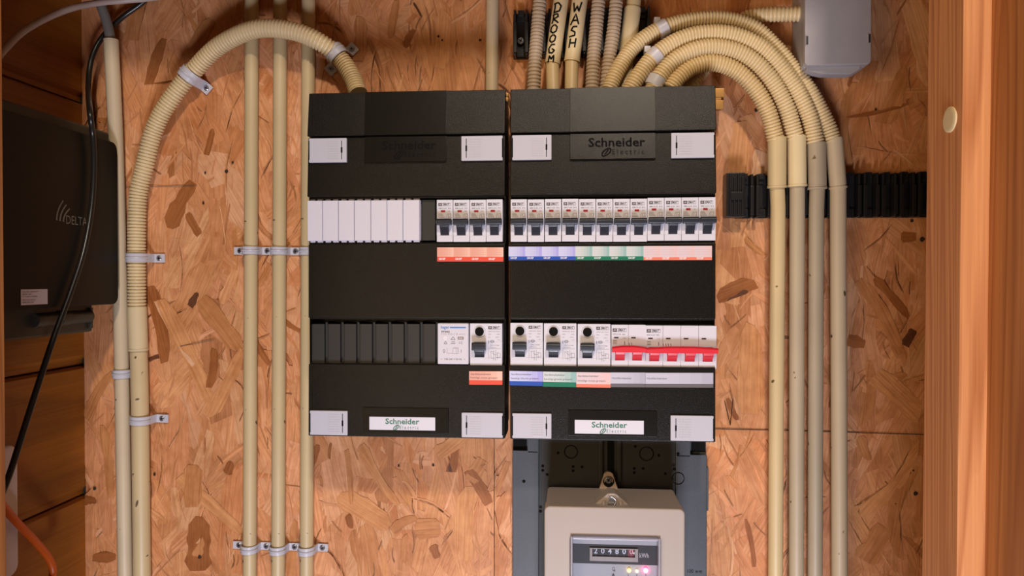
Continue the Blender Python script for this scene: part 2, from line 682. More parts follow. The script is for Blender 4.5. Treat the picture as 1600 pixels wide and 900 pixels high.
def strap(mb, c, along, R, yc, width, ears, earlen, th=0.0013, base=0.0, m=0):
    """saddle clip: c = point on the wall behind the pipe axis, along = pipe direction (xz),
    R pipe radius, yc = distance of the pipe axis from the wall; ears = (minus side, plus side)"""
    a = V(along).normalized()
    n = V((0, -1, 0))
    t = a.cross(n).normalized()
    Ro = R + 0.0004
    prof = []
    if ears[0]:
        prof += [(-Ro - earlen, base + 0.0005), (-Ro - 0.0022, base + 0.0005), (-Ro - 0.0006, base + 0.0026)]
    else:
        prof += [(-Ro, max(base, yc - R * 0.9))]
    prof.append((-Ro, yc))
    for k in range(1, 12):
        p = PI * k / 12
        prof.append((-Ro * math.cos(p), yc + Ro * math.sin(p)))
    prof.append((Ro, yc))
    if ears[1]:
        prof += [(Ro + 0.0006, base + 0.0026), (Ro + 0.0022, base + 0.0005), (Ro + earlen, base + 0.0005)]
    else:
        prof += [(Ro, max(base, yc - R * 0.9))]
    N = len(prof)
    outer = []
    for i in range(N):
        p0, p1 = V(prof[max(0, i - 1)]), V(prof[min(N - 1, i + 1)])
        d = (p1 - p0).normalized()
        q = V(prof[i]) + V((-d.y, d.x)) * th
        outer.append((q.x, q.y))
    wd = width / 2
    vs = []
    for off, bulge in ((-wd, 0), (wd, 0)):
        for p in prof:
            vs.append(c + a * off + t * p[0] + n * p[1])
        for p in outer:
            vs.append(c + a * off + t * p[0] + n * p[1])
    fs = []
    for i in range(N - 1):
        fs.append((i, i + 1, 2 * N + i + 1, 2 * N + i))
        fs.append((N + i, 2 * N + N + i, 2 * N + N + i + 1, N + i + 1))
        fs.append((i, N + i, N + i + 1, i + 1))
        fs.append((2 * N + i, 2 * N + i + 1, 3 * N + i + 1, 3 * N + i))
    fs.append((0, 2 * N, 3 * N, N))
    fs.append((N - 1, 2 * N - 1, 4 * N - 1, 3 * N - 1))
    mb.add(vs, fs, m)
    # raised bead along the middle of the band
    bead = [V(p) for p in outer if p[1] > yc - 0.001]
    pts = [c + t * p[0] + n * (p[1]) for p in [(q.x, q.y) for q in bead]]
    if len(pts) > 2:
        mb.tube(pts, min(0.0011, width * 0.16), m, 8)
    return t


def saddle(label, u, v, pipeY, Rpx, width, ears, earlen_px, ang=90, group=None, ear_screws=(True, True), base=0.0):
    """a clip around a pipe whose axis passes (u, v) at depth pipeY; ang = pipe direction in degrees in the wall plane"""
    P = at(u, v, pipeY)
    al = V((math.cos(math.radians(ang)), 0, math.sin(math.radians(ang))))
    R = mm(Rpx, pipeY)
    root = thing('pipe_clip', label, 'pipe clip', (P.x, 0, P.z), group)
    mb = MB()
    earlen = mm(earlen_px, 0)
    t = strap(mb, V((P.x, 0, P.z)), al, R, -pipeY, width, ears, earlen, base=base)
    mb.build('strap', ['clip'], root)
    for k, sg in enumerate((-1, 1)):
        if ears[k] and ear_screws[k]:
            q = V((P.x, 0, P.z)) + t * sg * (R + earlen * 0.55) + V((0, -1, 0)) * (base + 0.0018)
            screw(root, q, 0.0033, ang=random.random())
    return root


# ================================================================== THE SETTING
# ---- back wall: oriented strand board, every strand a polygon of one mesh
SEAM = -0.0267
XL, XR, ZB, ZT = -0.5478, 0.60, -0.46, 0.46
mb = MB()
uvs = []
flake_i = [0]
PAL = [((0.640, 0.312, 0.150), 34), ((0.605, 0.283, 0.129), 34), ((0.670, 0.355, 0.185), 16), ((0.560, 0.250, 0.103), 14),
       ((0.47, 0.20, 0.085), 3.0), ((0.34, 0.13, 0.045), 0.5)]
PW = sum(w_ for _, w_ in PAL)


def pick():
    r = random.random() * PW
    for c, w_ in PAL:
        r -= w_
        if r <= 0:
            break
    j = random.uniform(0.93, 1.08)
    g = random.uniform(0.96, 1.04)
    return (c[0] * j, c[1] * j * g, c[2] * j * g * random.uniform(0.94, 1.08))


def flake(x, z, L, W, ang, col, tilt=1.0, jag=1.0):
    flake_i[0] += 1
    y = 0.0014 - flake_i[0] * 3.4e-7
    k = 7
    bow = random.gauss(0, 0.06) * L
    top, bot = [], []
    taper = random.uniform(0.55, 1.0)
    for i in range(k + 1):
        s = -0.5 + i / k
        ww = 0.5 * W * (1 + (taper - 1) * i / k) * (1 + random.gauss(0, 0.09))
        if i in (0, k):
            ww *= random.uniform(0.35, 0.95)
        b = bow * (1 - 4 * s * s)
        e1 = random.gauss(0, 0.05) * L * jag if i in (0, k) else 0
        e2 = random.gauss(0, 0.05) * L * jag if i in (0, k) else 0
        top.append((s * L + e1, b + ww))
        bot.append((s * L + e2, b - ww))
    poly = bot + top[::-1]
    ca, sa = math.cos(ang), math.sin(ang)
    tx, tz = random.gauss(0, 0.0022) * tilt, random.gauss(0, 0.0030) * tilt
    side = x < SEAM
    vs = []
    uo, vo = random.uniform(0, 40), random.uniform(0, 40)
    # fan around the centre so that jagged outlines stay well formed
    pts = [(0, bow * 0.6)] + poly
    for a, b in pts:
        X, Z = x + a * ca - b * sa, z + a * sa + b * ca
        X = min(X, SEAM - 0.00045) if side else max(X, SEAM + 0.00045)
        X = min(max(X, XL), XR)
        Z = min(max(Z, ZB), ZT)
        vs.append((X, y + a * tx + b * tz, Z))
    n = len(poly)
    fs = [(0, 1 + i, 1 + (i + 1) % n) for i in range(n)]
    mb.add(vs, fs, 0, col)
    for f in fs:
        for i in f:
            uvs.extend((pts[i][0] + uo, pts[i][1] + vo))


def random_flakes(n, L0, L1, W0, W1, spread, colf=pick, tilt=1.0):
    for _ in range(n):
        flake(random.uniform(XL, 0.56), random.uniform(ZB, ZT), random.uniform(L0, L1), random.uniform(W0, W1),
              PI / 2 + random.gauss(0, spread), colf(), tilt)


random_flakes(1000, 0.08, 0.16, 0.026, 0.050, 0.5)
random_flakes(500, 0.03, 0.08, 0.008, 0.020, 0.6)
random_flakes(450, 0.07, 0.15, 0.022, 0.046, 0.42)
random_flakes(360, 0.03, 0.08, 0.005, 0.014, 0.5)
random_flakes(230, 0.07, 0.14, 0.018, 0.042, 0.38)
random_flakes(220, 0.012, 0.04, 0.002, 0.007, 0.6)
random_flakes(650, 0.02, 0.07, 0.0010, 0.0034, 0.45)
random_flakes(260, 0.015, 0.05, 0.0008, 0.0022, 0.5, lambda: (0.44, 0.20, 0.085))
random_flakes(160, 0.008, 0.025, 0.0008, 0.002, 0.7, lambda: (0.30, 0.14, 0.06))
DK = (0.13, 0.05, 0.022)
BR = (0.33, 0.120, 0.035)
MD = (0.52, 0.235, 0.090)
LT = (0.74, 0.45, 0.27)
SM = (0.62, 0.30, 0.125)
for (u, v, L, W_, a, c) in [
    (244, 505, 125, 26, -78, BR), (343, 505, 105, 34, -52, MD), (303, 468, 26, 14, 60, DK), (330, 575, 62, 13, 82, BR),
    (292, 555, 200, 30, -64, SM), (273, 520, 120, 14, -60, LT), (358, 731, 22, 17, 70, BR), (310, 850, 84, 44, 88, BR),
    (308, 846, 50, 24, 88, MD), (308, 840, 20, 7, 80, LT), (283, 322, 84, 32, 62, BR), (302, 350, 40, 12, -60, BR),
    (327, 222, 42, 12, 75, BR), (245, 560, 30, 7, 15, DK), (163, 871, 40, 16, 4, BR), (140, 783, 24, 17, 0, BR),
    (707, 716, 44, 15, 82, BR), (706, 727, 22, 8, 75, DK), (748, 762, 62, 20, -58, BR), (745, 735, 40, 22, 60, MD),
    (680, 862, 20, 15, -70, BR), (633, 857, 46, 12, 86, MD), (668, 826, 40, 32, 5, MD), (547, 815, 22, 12, -75, BR),
    (545, 745, 86, 9, -85, MD), (776, 760, 84, 11, 66, MD), (592, 740, 110, 18, -58, SM), (516, 705, 26, 5, 84, BR),
    (492, 712, 34, 10, 75, BR), (632, 820, 44, 18, 30, MD), (705, 690, 60, 24, 40, SM), (735, 820, 120, 36, 88, SM),
    (1152, 456, 62, 22, 22, BR), (1150, 462, 40, 10, 20, DK), (1172, 575, 140, 46, 90, SM), (1420, 528, 28, 15, 60, DK),
    (1338, 535, 26, 20, -15, BR), (1373, 498, 130, 20, -62, MD), (1385, 745, 150, 24, 52, SM), (1415, 737, 16, 12, 0, DK),
    (1352, 615, 90, 20, 84, MD), (1172, 850, 76, 8, -80, BR), (1150, 720, 50, 5, 75, MD), (1420, 370, 22, 19, 0, BR),
    (1352, 700, 40, 18, -70, MD), (1300, 626, 22, 9, 85, BR), (1180, 385, 40, 9, -40, MD), (1145, 640, 36, 9, -65, BR),
    (1385, 590, 60, 11, 10, MD), (1150, 250, 110, 38, 85, SM), (1185, 280, 90, 30, 84, LT), (615, 30, 60, 14, 80, MD),
    (690, 60, 90, 30, 85, SM), (560, 60, 70, 24, 88, MD), (652, 15, 26, 4, -60, DK), (640, 60, 30, 12, 60, BR),
    (212, 30, 70, 26, 80, MD), (245, 95, 80, 20, 70, BR), (315, 60, 70, 30, 60, MD), (180, 150, 60, 14, 88, BR),
    (408, 545, 60, 10, -60, BR), (412, 430, 40, 12, 60, MD), (459, 510, 36, 9, -30, BR), (458, 860, 90, 18, 84, MD),
    (350, 600, 120, 26, 62, SM), (330, 790, 140, 22, -40, SM), (300, 760, 70, 30, 88, MD), (155, 620, 90, 22, 60, MD),
    (165, 720, 120, 16, -84, MD), (1400, 620, 90, 34, -45, SM), (1365, 850, 60, 34, 60, MD), (570, 800, 90, 40, -30, SM),
    (1393, 465, 80, 12, -50, BR), (1340, 800, 100, 22, -60, SM), (1420, 800, 140, 20, 80, MD), (1395, 150, 90, 30, 70, MD),
    (1330, 190, 120, 18, 85, MD), (1372, 172, 90, 6, 12, BR), (1290, 60, 60, 10, 60, BR)]:
    P = at(u, v, 0)
    flake(P.x, P.z, mm(L, 0), mm(W_, 0), math.radians(a), c, 0.35, 0.5)
# small screw dots, knots and pin holes
for (u, v, r) in [(318, 317, 2.4), (364, 254, 2), (321, 270, 2), (312, 870, 3.0), (685, 57, 2), (691, 63, 1.8), (750, 63, 2),
                  (148, 763, 3), (1440, 374, 4), (1427, 735, 1.5), (1430, 771, 3.5), (1368, 171, 2), (1181, 173, 2.2), (354, 268, 3),
                  (1424, 345, 2.5), (242, 741, 2.5), (677, 727, 2), (623, 728, 1.6), (1399, 787, 1)]:
    P = at(u, v, 0)
    r = mm(r, 0)
    vs = [(P.x + r * math.cos(a * PI / 4) * random.uniform(.7, 1.2), -0.0006, P.z + r * math.sin(a * PI / 4)) for a in range(8)]
    mb.add(vs, [tuple(range(8))], 1)
    uvs.extend([0.0, 0.0] * 8)


def pencil(pts, wpx=1.1, m=1):
    Q = [at(u, v, 0) for u, v in pts]
    for a, b in zip(Q, Q[1:]):
        d = (b - a).normalized()
        nn = V((-d.z, 0, d.x)) * mm(wpx / 2, 0)
        y = V((0, -0.0007, 0))
        mb.add([a - nn + y, b - nn + y, b + nn + y, a + nn + y], [(0, 1, 2, 3)], m)
        uvs.extend([0.0, 0.0] * 4)


pencil([(1112, 669.5), (1200, 671.5), (1330, 675.5), (1490, 680)], 1.2)
pencil([(1132, 626), (1141, 664), (1145, 624)], 1.1)
pencil([(196, 292), (250, 291), (305, 290)], 1.0, 2)
pencil([(282, 541), (335, 530)], 1.0, 2)
# backing so that nothing shows through the seam
for xa_, xb_ in ((XL, SEAM - 0.0005), (SEAM + 0.0005, XR)):
    mb.add([(xa_, 0.0024, ZB), (xb_, 0.0024, ZB), (xb_, 0.0024, ZT), (xa_, 0.0024, ZT)], [(0, 1, 2, 3)], 0, (0.50, 0.22, 0.10))
    uvs.extend([ZB, xa_, ZB, xb_, ZT, xb_, ZT, xa_])
mb.box(XL - 0.03, XR + 0.02, 0.005, 0.018, -1.1, 0.62, 1)
uvs.extend([0.0, 0.0] * 24)
M['pencil'] = plastic('pencil_line', (0.16, 0.09, 0.055), 0.8)
wall = mb.build('wall_back', ['osb', 'gap', 'pencil'], None, uv=uvs)
struct(wall)

# ---- left wall of horizontal planks
XW = XL
mb = MB()
zs = [0.525]
pitch = 0.1655
z = at(130, 160, 0).z
edges = [z + pitch * k for k in range(3, -9, -1)]
for k in range(len(edges) - 1):
    zt, zb = edges[k], edges[k + 1]
    zt, zb = min(zt, 0.62), max(zb, -1.10)
    if zt - zb < 0.02:
        continue
    # face with a chamfered lower lip and tongue above it
    c = 0.007
    poly = [(XW - 0.018, zt - 0.001), (XW - 0.004, zt - 0.001), (XW, zt - 0.004), (XW, zb + c + 0.006), (XW - 0.005, zb + c), (XW - 0.005, zb + 0.0012), (XW - 0.018, zb + 0.0012)]
    mb.prism(poly, -0.42, 0.004, 0, plane='xz')
mb.box(XW - 0.022, XW - 0.0165, -0.42, 0.005, -1.1, 0.62, 1)
struct(mb.build('wall_left', ['plank', 'gap'], None))

# ---- frame of the closet opening, standing well in front of the back wall
YB0 = -0.33
ZLO, ZHI = -1.10, 0.62
a0, a1 = at(1450.5, 0, YB0), at(1440, 900, YB0)


def xs_at(z, off=0.0):
    t = (z - a0.z) / (a1.z - a0.z)
    return a0.x + (a1.x - a0.x) * t + off


# depth at which the frame's left face reaches pixel 1500
SY = -min(((abs(at(1500, 450, -y / 1000).x - xs_at(at(1500, 450, -y / 1000).z)), y) for y in range(335, 500)), key=lambda p: p[0])[1] / 1000.0
SW = mm(40.5, SY)


def slanted(mb, off0, off1, y0, y1, m=0, bev=0.0012, z0=ZLO, z1=ZHI):
    bm = bmesh.new()
    vs = [(xs_at(z, o), y, z) for o in (off0, off1) for y in (y0, y1) for z in (z0, z1)]
    fs = [(0, 1, 3, 2), (4, 6, 7, 5), (0, 4, 5, 1), (2, 3, 7, 6), (0, 2, 6, 4), (1, 5, 7, 3)]
    bv = [bm.verts.new(v) for v in vs]
    for f in fs:
        bm.faces.new([bv[i] for i in f])
    bmesh.ops.recalc_face_normals(bm, faces=bm.faces[:])
    if bev:
        bmesh.ops.bevel(bm, geom=bm.edges[:], offset=bev, segments=2, profile=0.5, affect='EDGES')
    bm.verts.index_update()
    mb.add([v.co.copy() for v in bm.verts], [tuple(v.index for v in f.verts) for f in bm.faces], m)
    bm.free()


mb = MB()
slanted(mb, 0.0, SW + 0.01, YB0, SY, 0)
stud = struct(mb.build('trim_1', ['stud'], None))
JY = SY - 0.09
mb = MB()
slanted(mb, SW, SW + 0.030, SY + 0.02, JY, 0)
struct(mb.build('trim_2', ['jamb'], None))
# left jamb of the opening, its edge just inside the frame
lj = at(7.0, 450, -0.38)
mb = MB()
mb.box(lj.x - 0.035, lj.x, -0.42, -0.38, ZLO, ZHI, 0, 0.0012)
struct(mb.build('trim_3', ['jamb'], None))
mb = MB()
mb.box(lj.x - 0.2, 0.62, -0.42, -0.33, 0.508, ZHI, 0, 0.0012)
struct(mb.build('trim_4', ['jamb'], None))
# unseen front wall boarding beside the opening, added to stop light leaking past
mb = MB()
mb.box(a1.x + SW + 0.012, 0.62, YB0 - 0.02, YB0, ZLO, ZHI, 0)
struct(mb.build('wall_front_right', ['boards'], None))
mb = MB()
mb.box(XW - 0.018, lj.x - 0.030, -0.42, -0.40, ZLO, ZHI, 0)
struct(mb.build('wall_front_left', ['boards'], None))
mb = MB()
mb.box(0.60, 0.62, YB0, 0.0, ZLO, ZHI, 0)
struct(mb.build('wall_right', ['boards'], None))
mb = MB()
mb.box(XW, 0.62, -0.40, 0.0, ZHI, ZHI + 0.02, 0)
struct(mb.build('ceiling', ['plank'], None))
mb = MB()
mb.box(XW, 0.62, -2.6, 0.0, ZLO - 0.32, ZLO - 0.3, 0)
struct(mb.build('floor', ['plank'], None))

# round cap on the stud's side face
q = None
for y in range(330, int(-SY * 1000) + 1):
    p = at(1485, 187, -y / 1000.0)
    if q is None or abs(p.x - xs_at(p.z)) < abs(q.x - xs_at(q.z)):
        q = p
mb = MB()
mb.cyl(V((xs_at(q.z), q.y, q.z)), (-1, 0, 0), mm(19, q.y), 0.0010, 0, 32)
mb.cyl(V((xs_at(q.z) - 0.0010, q.y, q.z)), (-1, 0, 0), mm(19, q.y), 0.0009, 0, 32, r2=mm(14, q.y))
tag(mb.build('screw_cap', ['sleeve'], None), 'small round cream cap on the side of the right wooden frame', 'screw cap')

# ================================================================== CONDUITS
def conduit(label, cat='conduit pipe', group=None, loc=None):
    return thing('conduit', label, cat, loc or (0, 0, 0), group)


# three straight pipes left of the cabinets
G3 = 'three straight cream pipes left of the cabinets'
for (ut, ub, lab, mt) in [(393.5, 390, 'straight cream pipe, leftmost of the three pipes left of the black cabinets', 'pipe'),
                          (438, 434.5, 'straight cream pipe, middle one of the three left of the black cabinets', 'pipe'),
                          (482, 479, 'straight cream pipe running down along the left edge of the left cabinet', 'pipe')]:
    mb = MB()
    a, b = at(ut + 0.3, -105, -0.0115), at(ub - 0.3, 1000, -0.0115)
    mb.tube(smooth_path([a, b], 0.05), mm(10.8, -0.0115), 0, 28)
    tag(mb.build('conduit_pipe', [mt], None), lab, 'pipe', G3)

# straight pipe above, between the two cabinets
mb = MB()
mb.tube([at(770.8, -105, -0.0125), at(768.5, 145, -0.0125)], mm(10, -0.0125), 0, 28)
tag(mb.build('conduit_pipe', ['pipe_pale'], None), 'short straight cream pipe dropping behind the top corner of the left cabinet', 'pipe')

# leftmost pipe with the grey cable entering it
mb = MB()
plain(mb, [(173.5, 62, -0.026), (180, 200, -0.022), (186, 400, -0.014), (190.5, 600, -0.0125), (197, 1000, -0.0125)], mm(11.2, -0.013), 0, 0.02)
tag(mb.build('conduit_pipe', ['pipe_pale'], None), 'pale cream pipe beside the plank wall, passing behind the black inverter edge', 'pipe')
mb = MB()
plain(mb, [(125, -90, -0.036), (155, 0, -0.032), (165, 28, -0.029), (171.5, 55, -0.0265), (174.5, 90, -0.026)], mm(7.8, -0.03), 0, 0.004)
tag(mb.build('cable', ['gcable'], None), 'thick grey cable going down into the top of the leftmost cream pipe', 'cable')

# big arch at the left
r = conduit('cream corrugated conduit arching over three pipes into the left cabinet', 'conduit')
mb = MB()
arch = [(214, 483, -0.017), (213.5, 400, -0.017), (214, 340, -0.017), (216.5, 300, -0.017), (226, 260, -0.017), (234, 225, -0.017), (242, 200, -0.017), (257, 170, -0.018), (289, 125, -0.018),
        (302, 111, -0.019), (342, 72, -0.027), (398, 46, -0.037), (455, 48, -0.038), (500, 66, -0.034), (531, 91, -0.022), (550, 120, -0.026), (560, 146, -0.036)]
corrugated(mb, arch, mm(14.4, -0.03), 0.0040)
mb.build('corrugated_tube', ['corr'], r)
mb = MB()
collar(mb, at(214, 479, -0.017), at(216.5, 548, -0.0165), mm(14.9, -0.017))
mb.build('coupling', ['sleeve'], r)
mb = MB()
plain(mb, [(216.5, 540, -0.0155), (219, 650, -0.0155), (223, 1000, -0.0155)], mm(13.5, -0.0155), 0, 0.02)
sp = mb.build('straight_pipe', ['pipe'], r)
M['scuff'] = plastic('brown_scuff', (0.13, 0.085, 0.04), 0.7)
# scuffs on that pipe
mb = MB()
for (u, v, L, W_, a) in [(221, 584, 9, 4.5, 80), (214.5, 624, 7, 3, 15), (214, 787, 13, 4, 75), (226.5, 705, 4, 2, 0), (226.5, 871, 5, 2.4, 30)]:
    rr = mm(13.6, -0.0155)
    cxx = at(216.5 + (v - 540) * 0.0146, v, -0.0155)
    P0 = at(u, v, -0.0155 - rr)
    vs = []
    for k in range(10):
        t = 2 * PI * k / 10
        x = mm(L / 2, -0.028) * math.cos(t) * random.uniform(.7, 1.1)
        z_ = mm(W_ / 2, -0.028) * math.sin(t)
        ca, sa = math.cos(math.radians(a)), math.sin(math.radians(a))
        X, Z = P0.x + x * ca - z_ * sa, P0.z + x * sa + z_ * ca
        dx = max(-rr * 0.98, min(rr * 0.98, X - cxx.x))
        vs.append((cxx.x + dx, -0.0155 - math.sqrt(rr * rr - dx * dx) - 0.00045, Z))
    dx = max(-rr * 0.95, min(rr * 0.95, P0.x - cxx.x))
    vs.append((cxx.x + dx, -0.0155 - math.sqrt(rr * rr - dx * dx) - 0.00050, P0.z))
    mb = MB()
    mb.add(vs, [(k, (k + 1) % 10, 10) for k in range(10)], 0)
    mb.build('scuff_mark', ['scuff'], sp)

# four arches at the right, each corrugated arch + coupling + straight pipe
YA = -0.043
arches = [
    # label, corrugated control points, coupling (u0,v0,u1,v1, width), straight (u_top, u_bottom, width), materials
    ('innermost of the four arches at the right cabinet',
     [(1046, 140, -0.048), (1060, 122, -0.046), (1082, 105, -0.044), (1112, 98, YA), (1146, 108, -0.041), (1176, 134, -0.039), (1199, 172, -0.036), (1212, 218, -0.031)],
     (1214, 214, 1214, 294, 27.5), (1215.5, 1211, 22), 13.0, 'corr_yellow', 'pipe', 'pipe'),
    ('second arch counted outward from the right cabinet',
     [(1018, 144, -0.050), (1032, 118, -0.048), (1056, 93, -0.046), (1090, 77, YA - .002), (1128, 75, -0.043), (1166, 88, -0.041), (1200, 118, -0.038), (1228, 166, -0.034), (1243, 216, -0.029)],
     (1244.5, 212, 1245.5, 292, 27.5), (1245.5, 1244, 22.3), 13.0, 'corr', 'sleeve', 'pipe_grey_shaded'),
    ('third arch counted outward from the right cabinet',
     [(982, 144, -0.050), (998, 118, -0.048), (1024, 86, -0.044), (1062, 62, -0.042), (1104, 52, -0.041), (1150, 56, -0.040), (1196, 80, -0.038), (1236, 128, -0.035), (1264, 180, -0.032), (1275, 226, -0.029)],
     (1275.5, 222, 1277, 296, 27), (1275.5, 1273, 22), 13.0, 'corr', 'pipe_grey_shaded', 'pipe_grey_shaded'),
    ('outermost of the four arches at the right',
     [(951, 142, -0.048), (964, 112, -0.044), (990, 74, -0.036), (1030, 46, -0.031), (1080, 32, -0.029), (1132, 30, -0.028), (1178, 44, -0.028), (1213, 76, -0.028), (1239, 108, -0.028), (1260, 135, -0.028), (1277, 163, -0.028), (1294, 197, -0.028), (1302, 220, -0.028)],
     (1303, 215, 1309.5, 295, 25), (1309.5, 1312, 23.5), 12.4, 'corr', 'pipe_pale', 'pipe_pale'),
]
for lab, ctrl, cp, st, hw, m1, m2, m3 in arches:
    r = conduit('corrugated cream conduit, ' + lab, 'conduit', 'four arching conduits at the right')
    mb = MB()
    corrugated(mb, ctrl, mm(hw, -0.040), 0.0036)
    mb.build('corrugated_tube', [m1], r)
    mb = MB()
    yy = ctrl[-1][2]
    collar(mb, at(cp[0], cp[1], yy), at(cp[2], cp[3], -0.026), mm(cp[4] / 2, -0.027))
    mb.build('coupling', [m2], r)
    mb = MB()
    plain(mb, [(cp[2], cp[3] - 10, -0.026), (st[0], 330, -0.026), ((st[0] + st[1]) / 2, 600, -0.020), (st[1], 1000, -0.014)], mm(st[2] / 2, -0.022), 0, 0.03)
    mb.build('straight_pipe', [m3], r)

# conduit running to the junction box behind the arches
r = conduit('corrugated cream conduit running behind the arches into the grey junction box', 'conduit')
mb = MB()
corrugated(mb, [(1074, 146, -0.022), (1092, 118, -0.016), (1118, 80, -0.0125), (1142, 46, -0.0125), (1170, 27, -0.0135), (1205, 22.5, -0.022), (1258, 21.5, -0.030)], mm(11.6, -0.02), 0.0042)
mb.build('corrugated_tube', ['corr'], r)

# conduits dropping into the right cabinet from above
YD = -0.034
drops = [
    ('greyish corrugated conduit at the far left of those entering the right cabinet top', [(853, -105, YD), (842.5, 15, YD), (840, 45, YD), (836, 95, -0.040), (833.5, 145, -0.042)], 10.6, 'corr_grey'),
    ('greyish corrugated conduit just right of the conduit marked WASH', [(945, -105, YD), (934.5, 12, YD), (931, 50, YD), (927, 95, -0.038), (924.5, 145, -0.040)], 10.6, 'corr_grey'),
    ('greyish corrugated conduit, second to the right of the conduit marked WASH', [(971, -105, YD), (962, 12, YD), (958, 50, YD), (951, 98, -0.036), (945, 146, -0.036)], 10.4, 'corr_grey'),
]
for lab, ctrl, hw, mt in drops:
    r = conduit(lab, 'conduit', 'conduits entering the top of the right cabinet')
    mb = MB()
    corrugated(mb, ctrl, mm(hw, YD), 0.0043, amp=0.17)
    mb.build('corrugated_tube', [mt], r)


STROKES = {
    'D': [[(0.15, 1), (0.2, 0.5), (0.12, 0)], [(0.0, 0.95), (0.55, 1.0), (0.95, 0.65), (0.8, 0.15), (0.05, 0.0)]],
    'R': [[(0.2, 1), (0.2, 0.5), (0.1, 0)], [(0.05, 0.95), (0.7, 1.0), (0.85, 0.72), (0.25, 0.45)], [(0.25, 0.45), (0.95, 0.0)]],
    'O': [[(0.5, 1), (0.1, 0.75), (0.05, 0.3), (0.4, 0.0), (0.85, 0.2), (0.95, 0.7), (0.55, 1.0)]],
    'G': [[(0.9, 0.95), (0.4, 0.95), (0.1, 0.55), (0.2, 0.1), (0.6, 0.0), (0.9, 0.3), (0.5, 0.5)]],
    'M': [[(0.05, 0), (0.15, 0.95), (0.5, 0.4), (0.9, 1.0), (0.95, 0.0)]],
    'W': [[(0.0, 1), (0.2, 0.0), (0.5, 0.6), (0.75, 0.0), (1.0, 1.0)]],
    'A': [[(0.0, 0), (0.5, 1.0), (0.95, 0.0)], [(0.2, 0.38), (0.8, 0.38)]],
    'S': [[(0.9, 0.95), (0.4, 0.95), (0.2, 0.65), (0.7, 0.4), (0.7, 0.1), (0.05, 0.02)]],
    'H': [[(0.15, 1), (0.1, 0)], [(0.9, 1), (0.85, 0)], [(0.12, 0.5), (0.88, 0.5)]],
}


def handwriting(parent, letters, axis_top, axis_bot, Y, R, sw):
    """marker letters (char, u, v, height px) wrapped around the sleeve's surface"""
    mb = MB()
    A, B = at(*axis_top, Y), at(*axis_bot, Y)
    for ch, u, v, h in letters:
        P = at(u, v, Y - R)
        hh = mm(h, Y - R)
        ww = hh * 0.82
        for st in STROKES[ch]:
            fine = []
            for a, b in zip(st, st[1:]):
                for k in range(4):
                    fine.append((a[0] + (b[0] - a[0]) * k / 4, a[1] + (b[1] - a[1]) * k / 4))
            fine.append(st[-1])
            L, Rr = [], []
            for i, p in enumerate(fine):
                p0, p1 = fine[max(0, i - 1)], fine[min(len(fine) - 1, i + 1)]
                d = V(((p1[0] - p0[0]) * ww, (p1[1] - p0[1]) * hh)).normalized()
                nn = V((-d.y, d.x)) * sw / 2
                slant = 0.12
                X = P.x + (p[0] - 0.5) * ww + (p[1] - 0.5) * hh * slant
                Z = P.z + (p[1] - 0.5) * hh
                for lst, s_ in ((L, 1), (Rr, -1)):
                    x, z_ = X + nn.x * s_, Z + nn.y * s_
                    t = (z_ - A.z) / (B.z - A.z)
                    cx = A.x + (B.x - A.x) * t
                    dx = max(-R * 0.97, min(R * 0.97, x - cx))
                    lst.append(V((cx + dx, Y - math.sqrt(R * R - dx * dx) - 0.00055, z_)))
            n = len(L)
            mb.add(L + Rr, [(i, i + 1, n + i + 1, n + i) for i in range(n - 1)], 0)
    mb.build('handwriting', ['matte'], parent)


for lab, top, bot, low, hw, letters in [
    ('cream conduit with the black handwritten word DROOGM on its wide sleeve', (890.9, -105), (863, 100), (864.5, 146), 11.8,
     [('D', 871, 12, 15), ('R', 868, 29, 14), ('O', 865.5, 45, 13), ('O', 863.5, 60, 12), ('G', 862, 76, 14), ('M', 861, 91.5, 11)]),
    ('cream conduit with the black handwritten word WASH on its wide sleeve', (919.2, -105), (893.5, 97), (892.5, 146), 12.2,
     [('W', 902, 11, 15), ('A', 899, 30, 16), ('S', 896, 49, 16), ('H', 894.5, 67, 14)])]:
    r = conduit(lab, 'conduit', 'conduits entering the top of the right cabinet')
    mb = MB()
    R = mm(hw, YD)
    collar(mb, at(*top, YD), at(*bot, YD), R, 0.0003)
    mb.build('wide_sleeve', ['sleeve'], r)
    mb = MB()
    mb.tube([at(bot[0], bot[1] - 6, YD), at(*low, YD - 0.003)], mm(10.3, YD), 0, 28)
    mb.build('straight_pipe', ['pipe'], r)
    handwriting(r, letters, top, bot, YD, R, mm(2.4, YD))
r = conduit('plain cream conduit with a wide coupling behind the start of the arches', 'conduit', 'conduits entering the top of the right cabinet')
mb = MB()
collar(mb, at(988.5, 12, -0.024), at(979, 92, -0.024), mm(13, -0.024), 0.0003)
mb.build('coupling', ['sleeve'], r)
mb = MB()
mb.tube([at(1001.9, -105, -0.024), at(988, 20, -0.024)], mm(11.2, -0.024), 0, 28)
mb.build('upper_pipe', ['pipe'], r)
mb = MB()
mb.tube([at(980, 85, -0.024), at(974, 146, -0.026)], mm(10.6, -0.024), 0, 28)
mb.build('lower_pipe', ['pipe'], r)

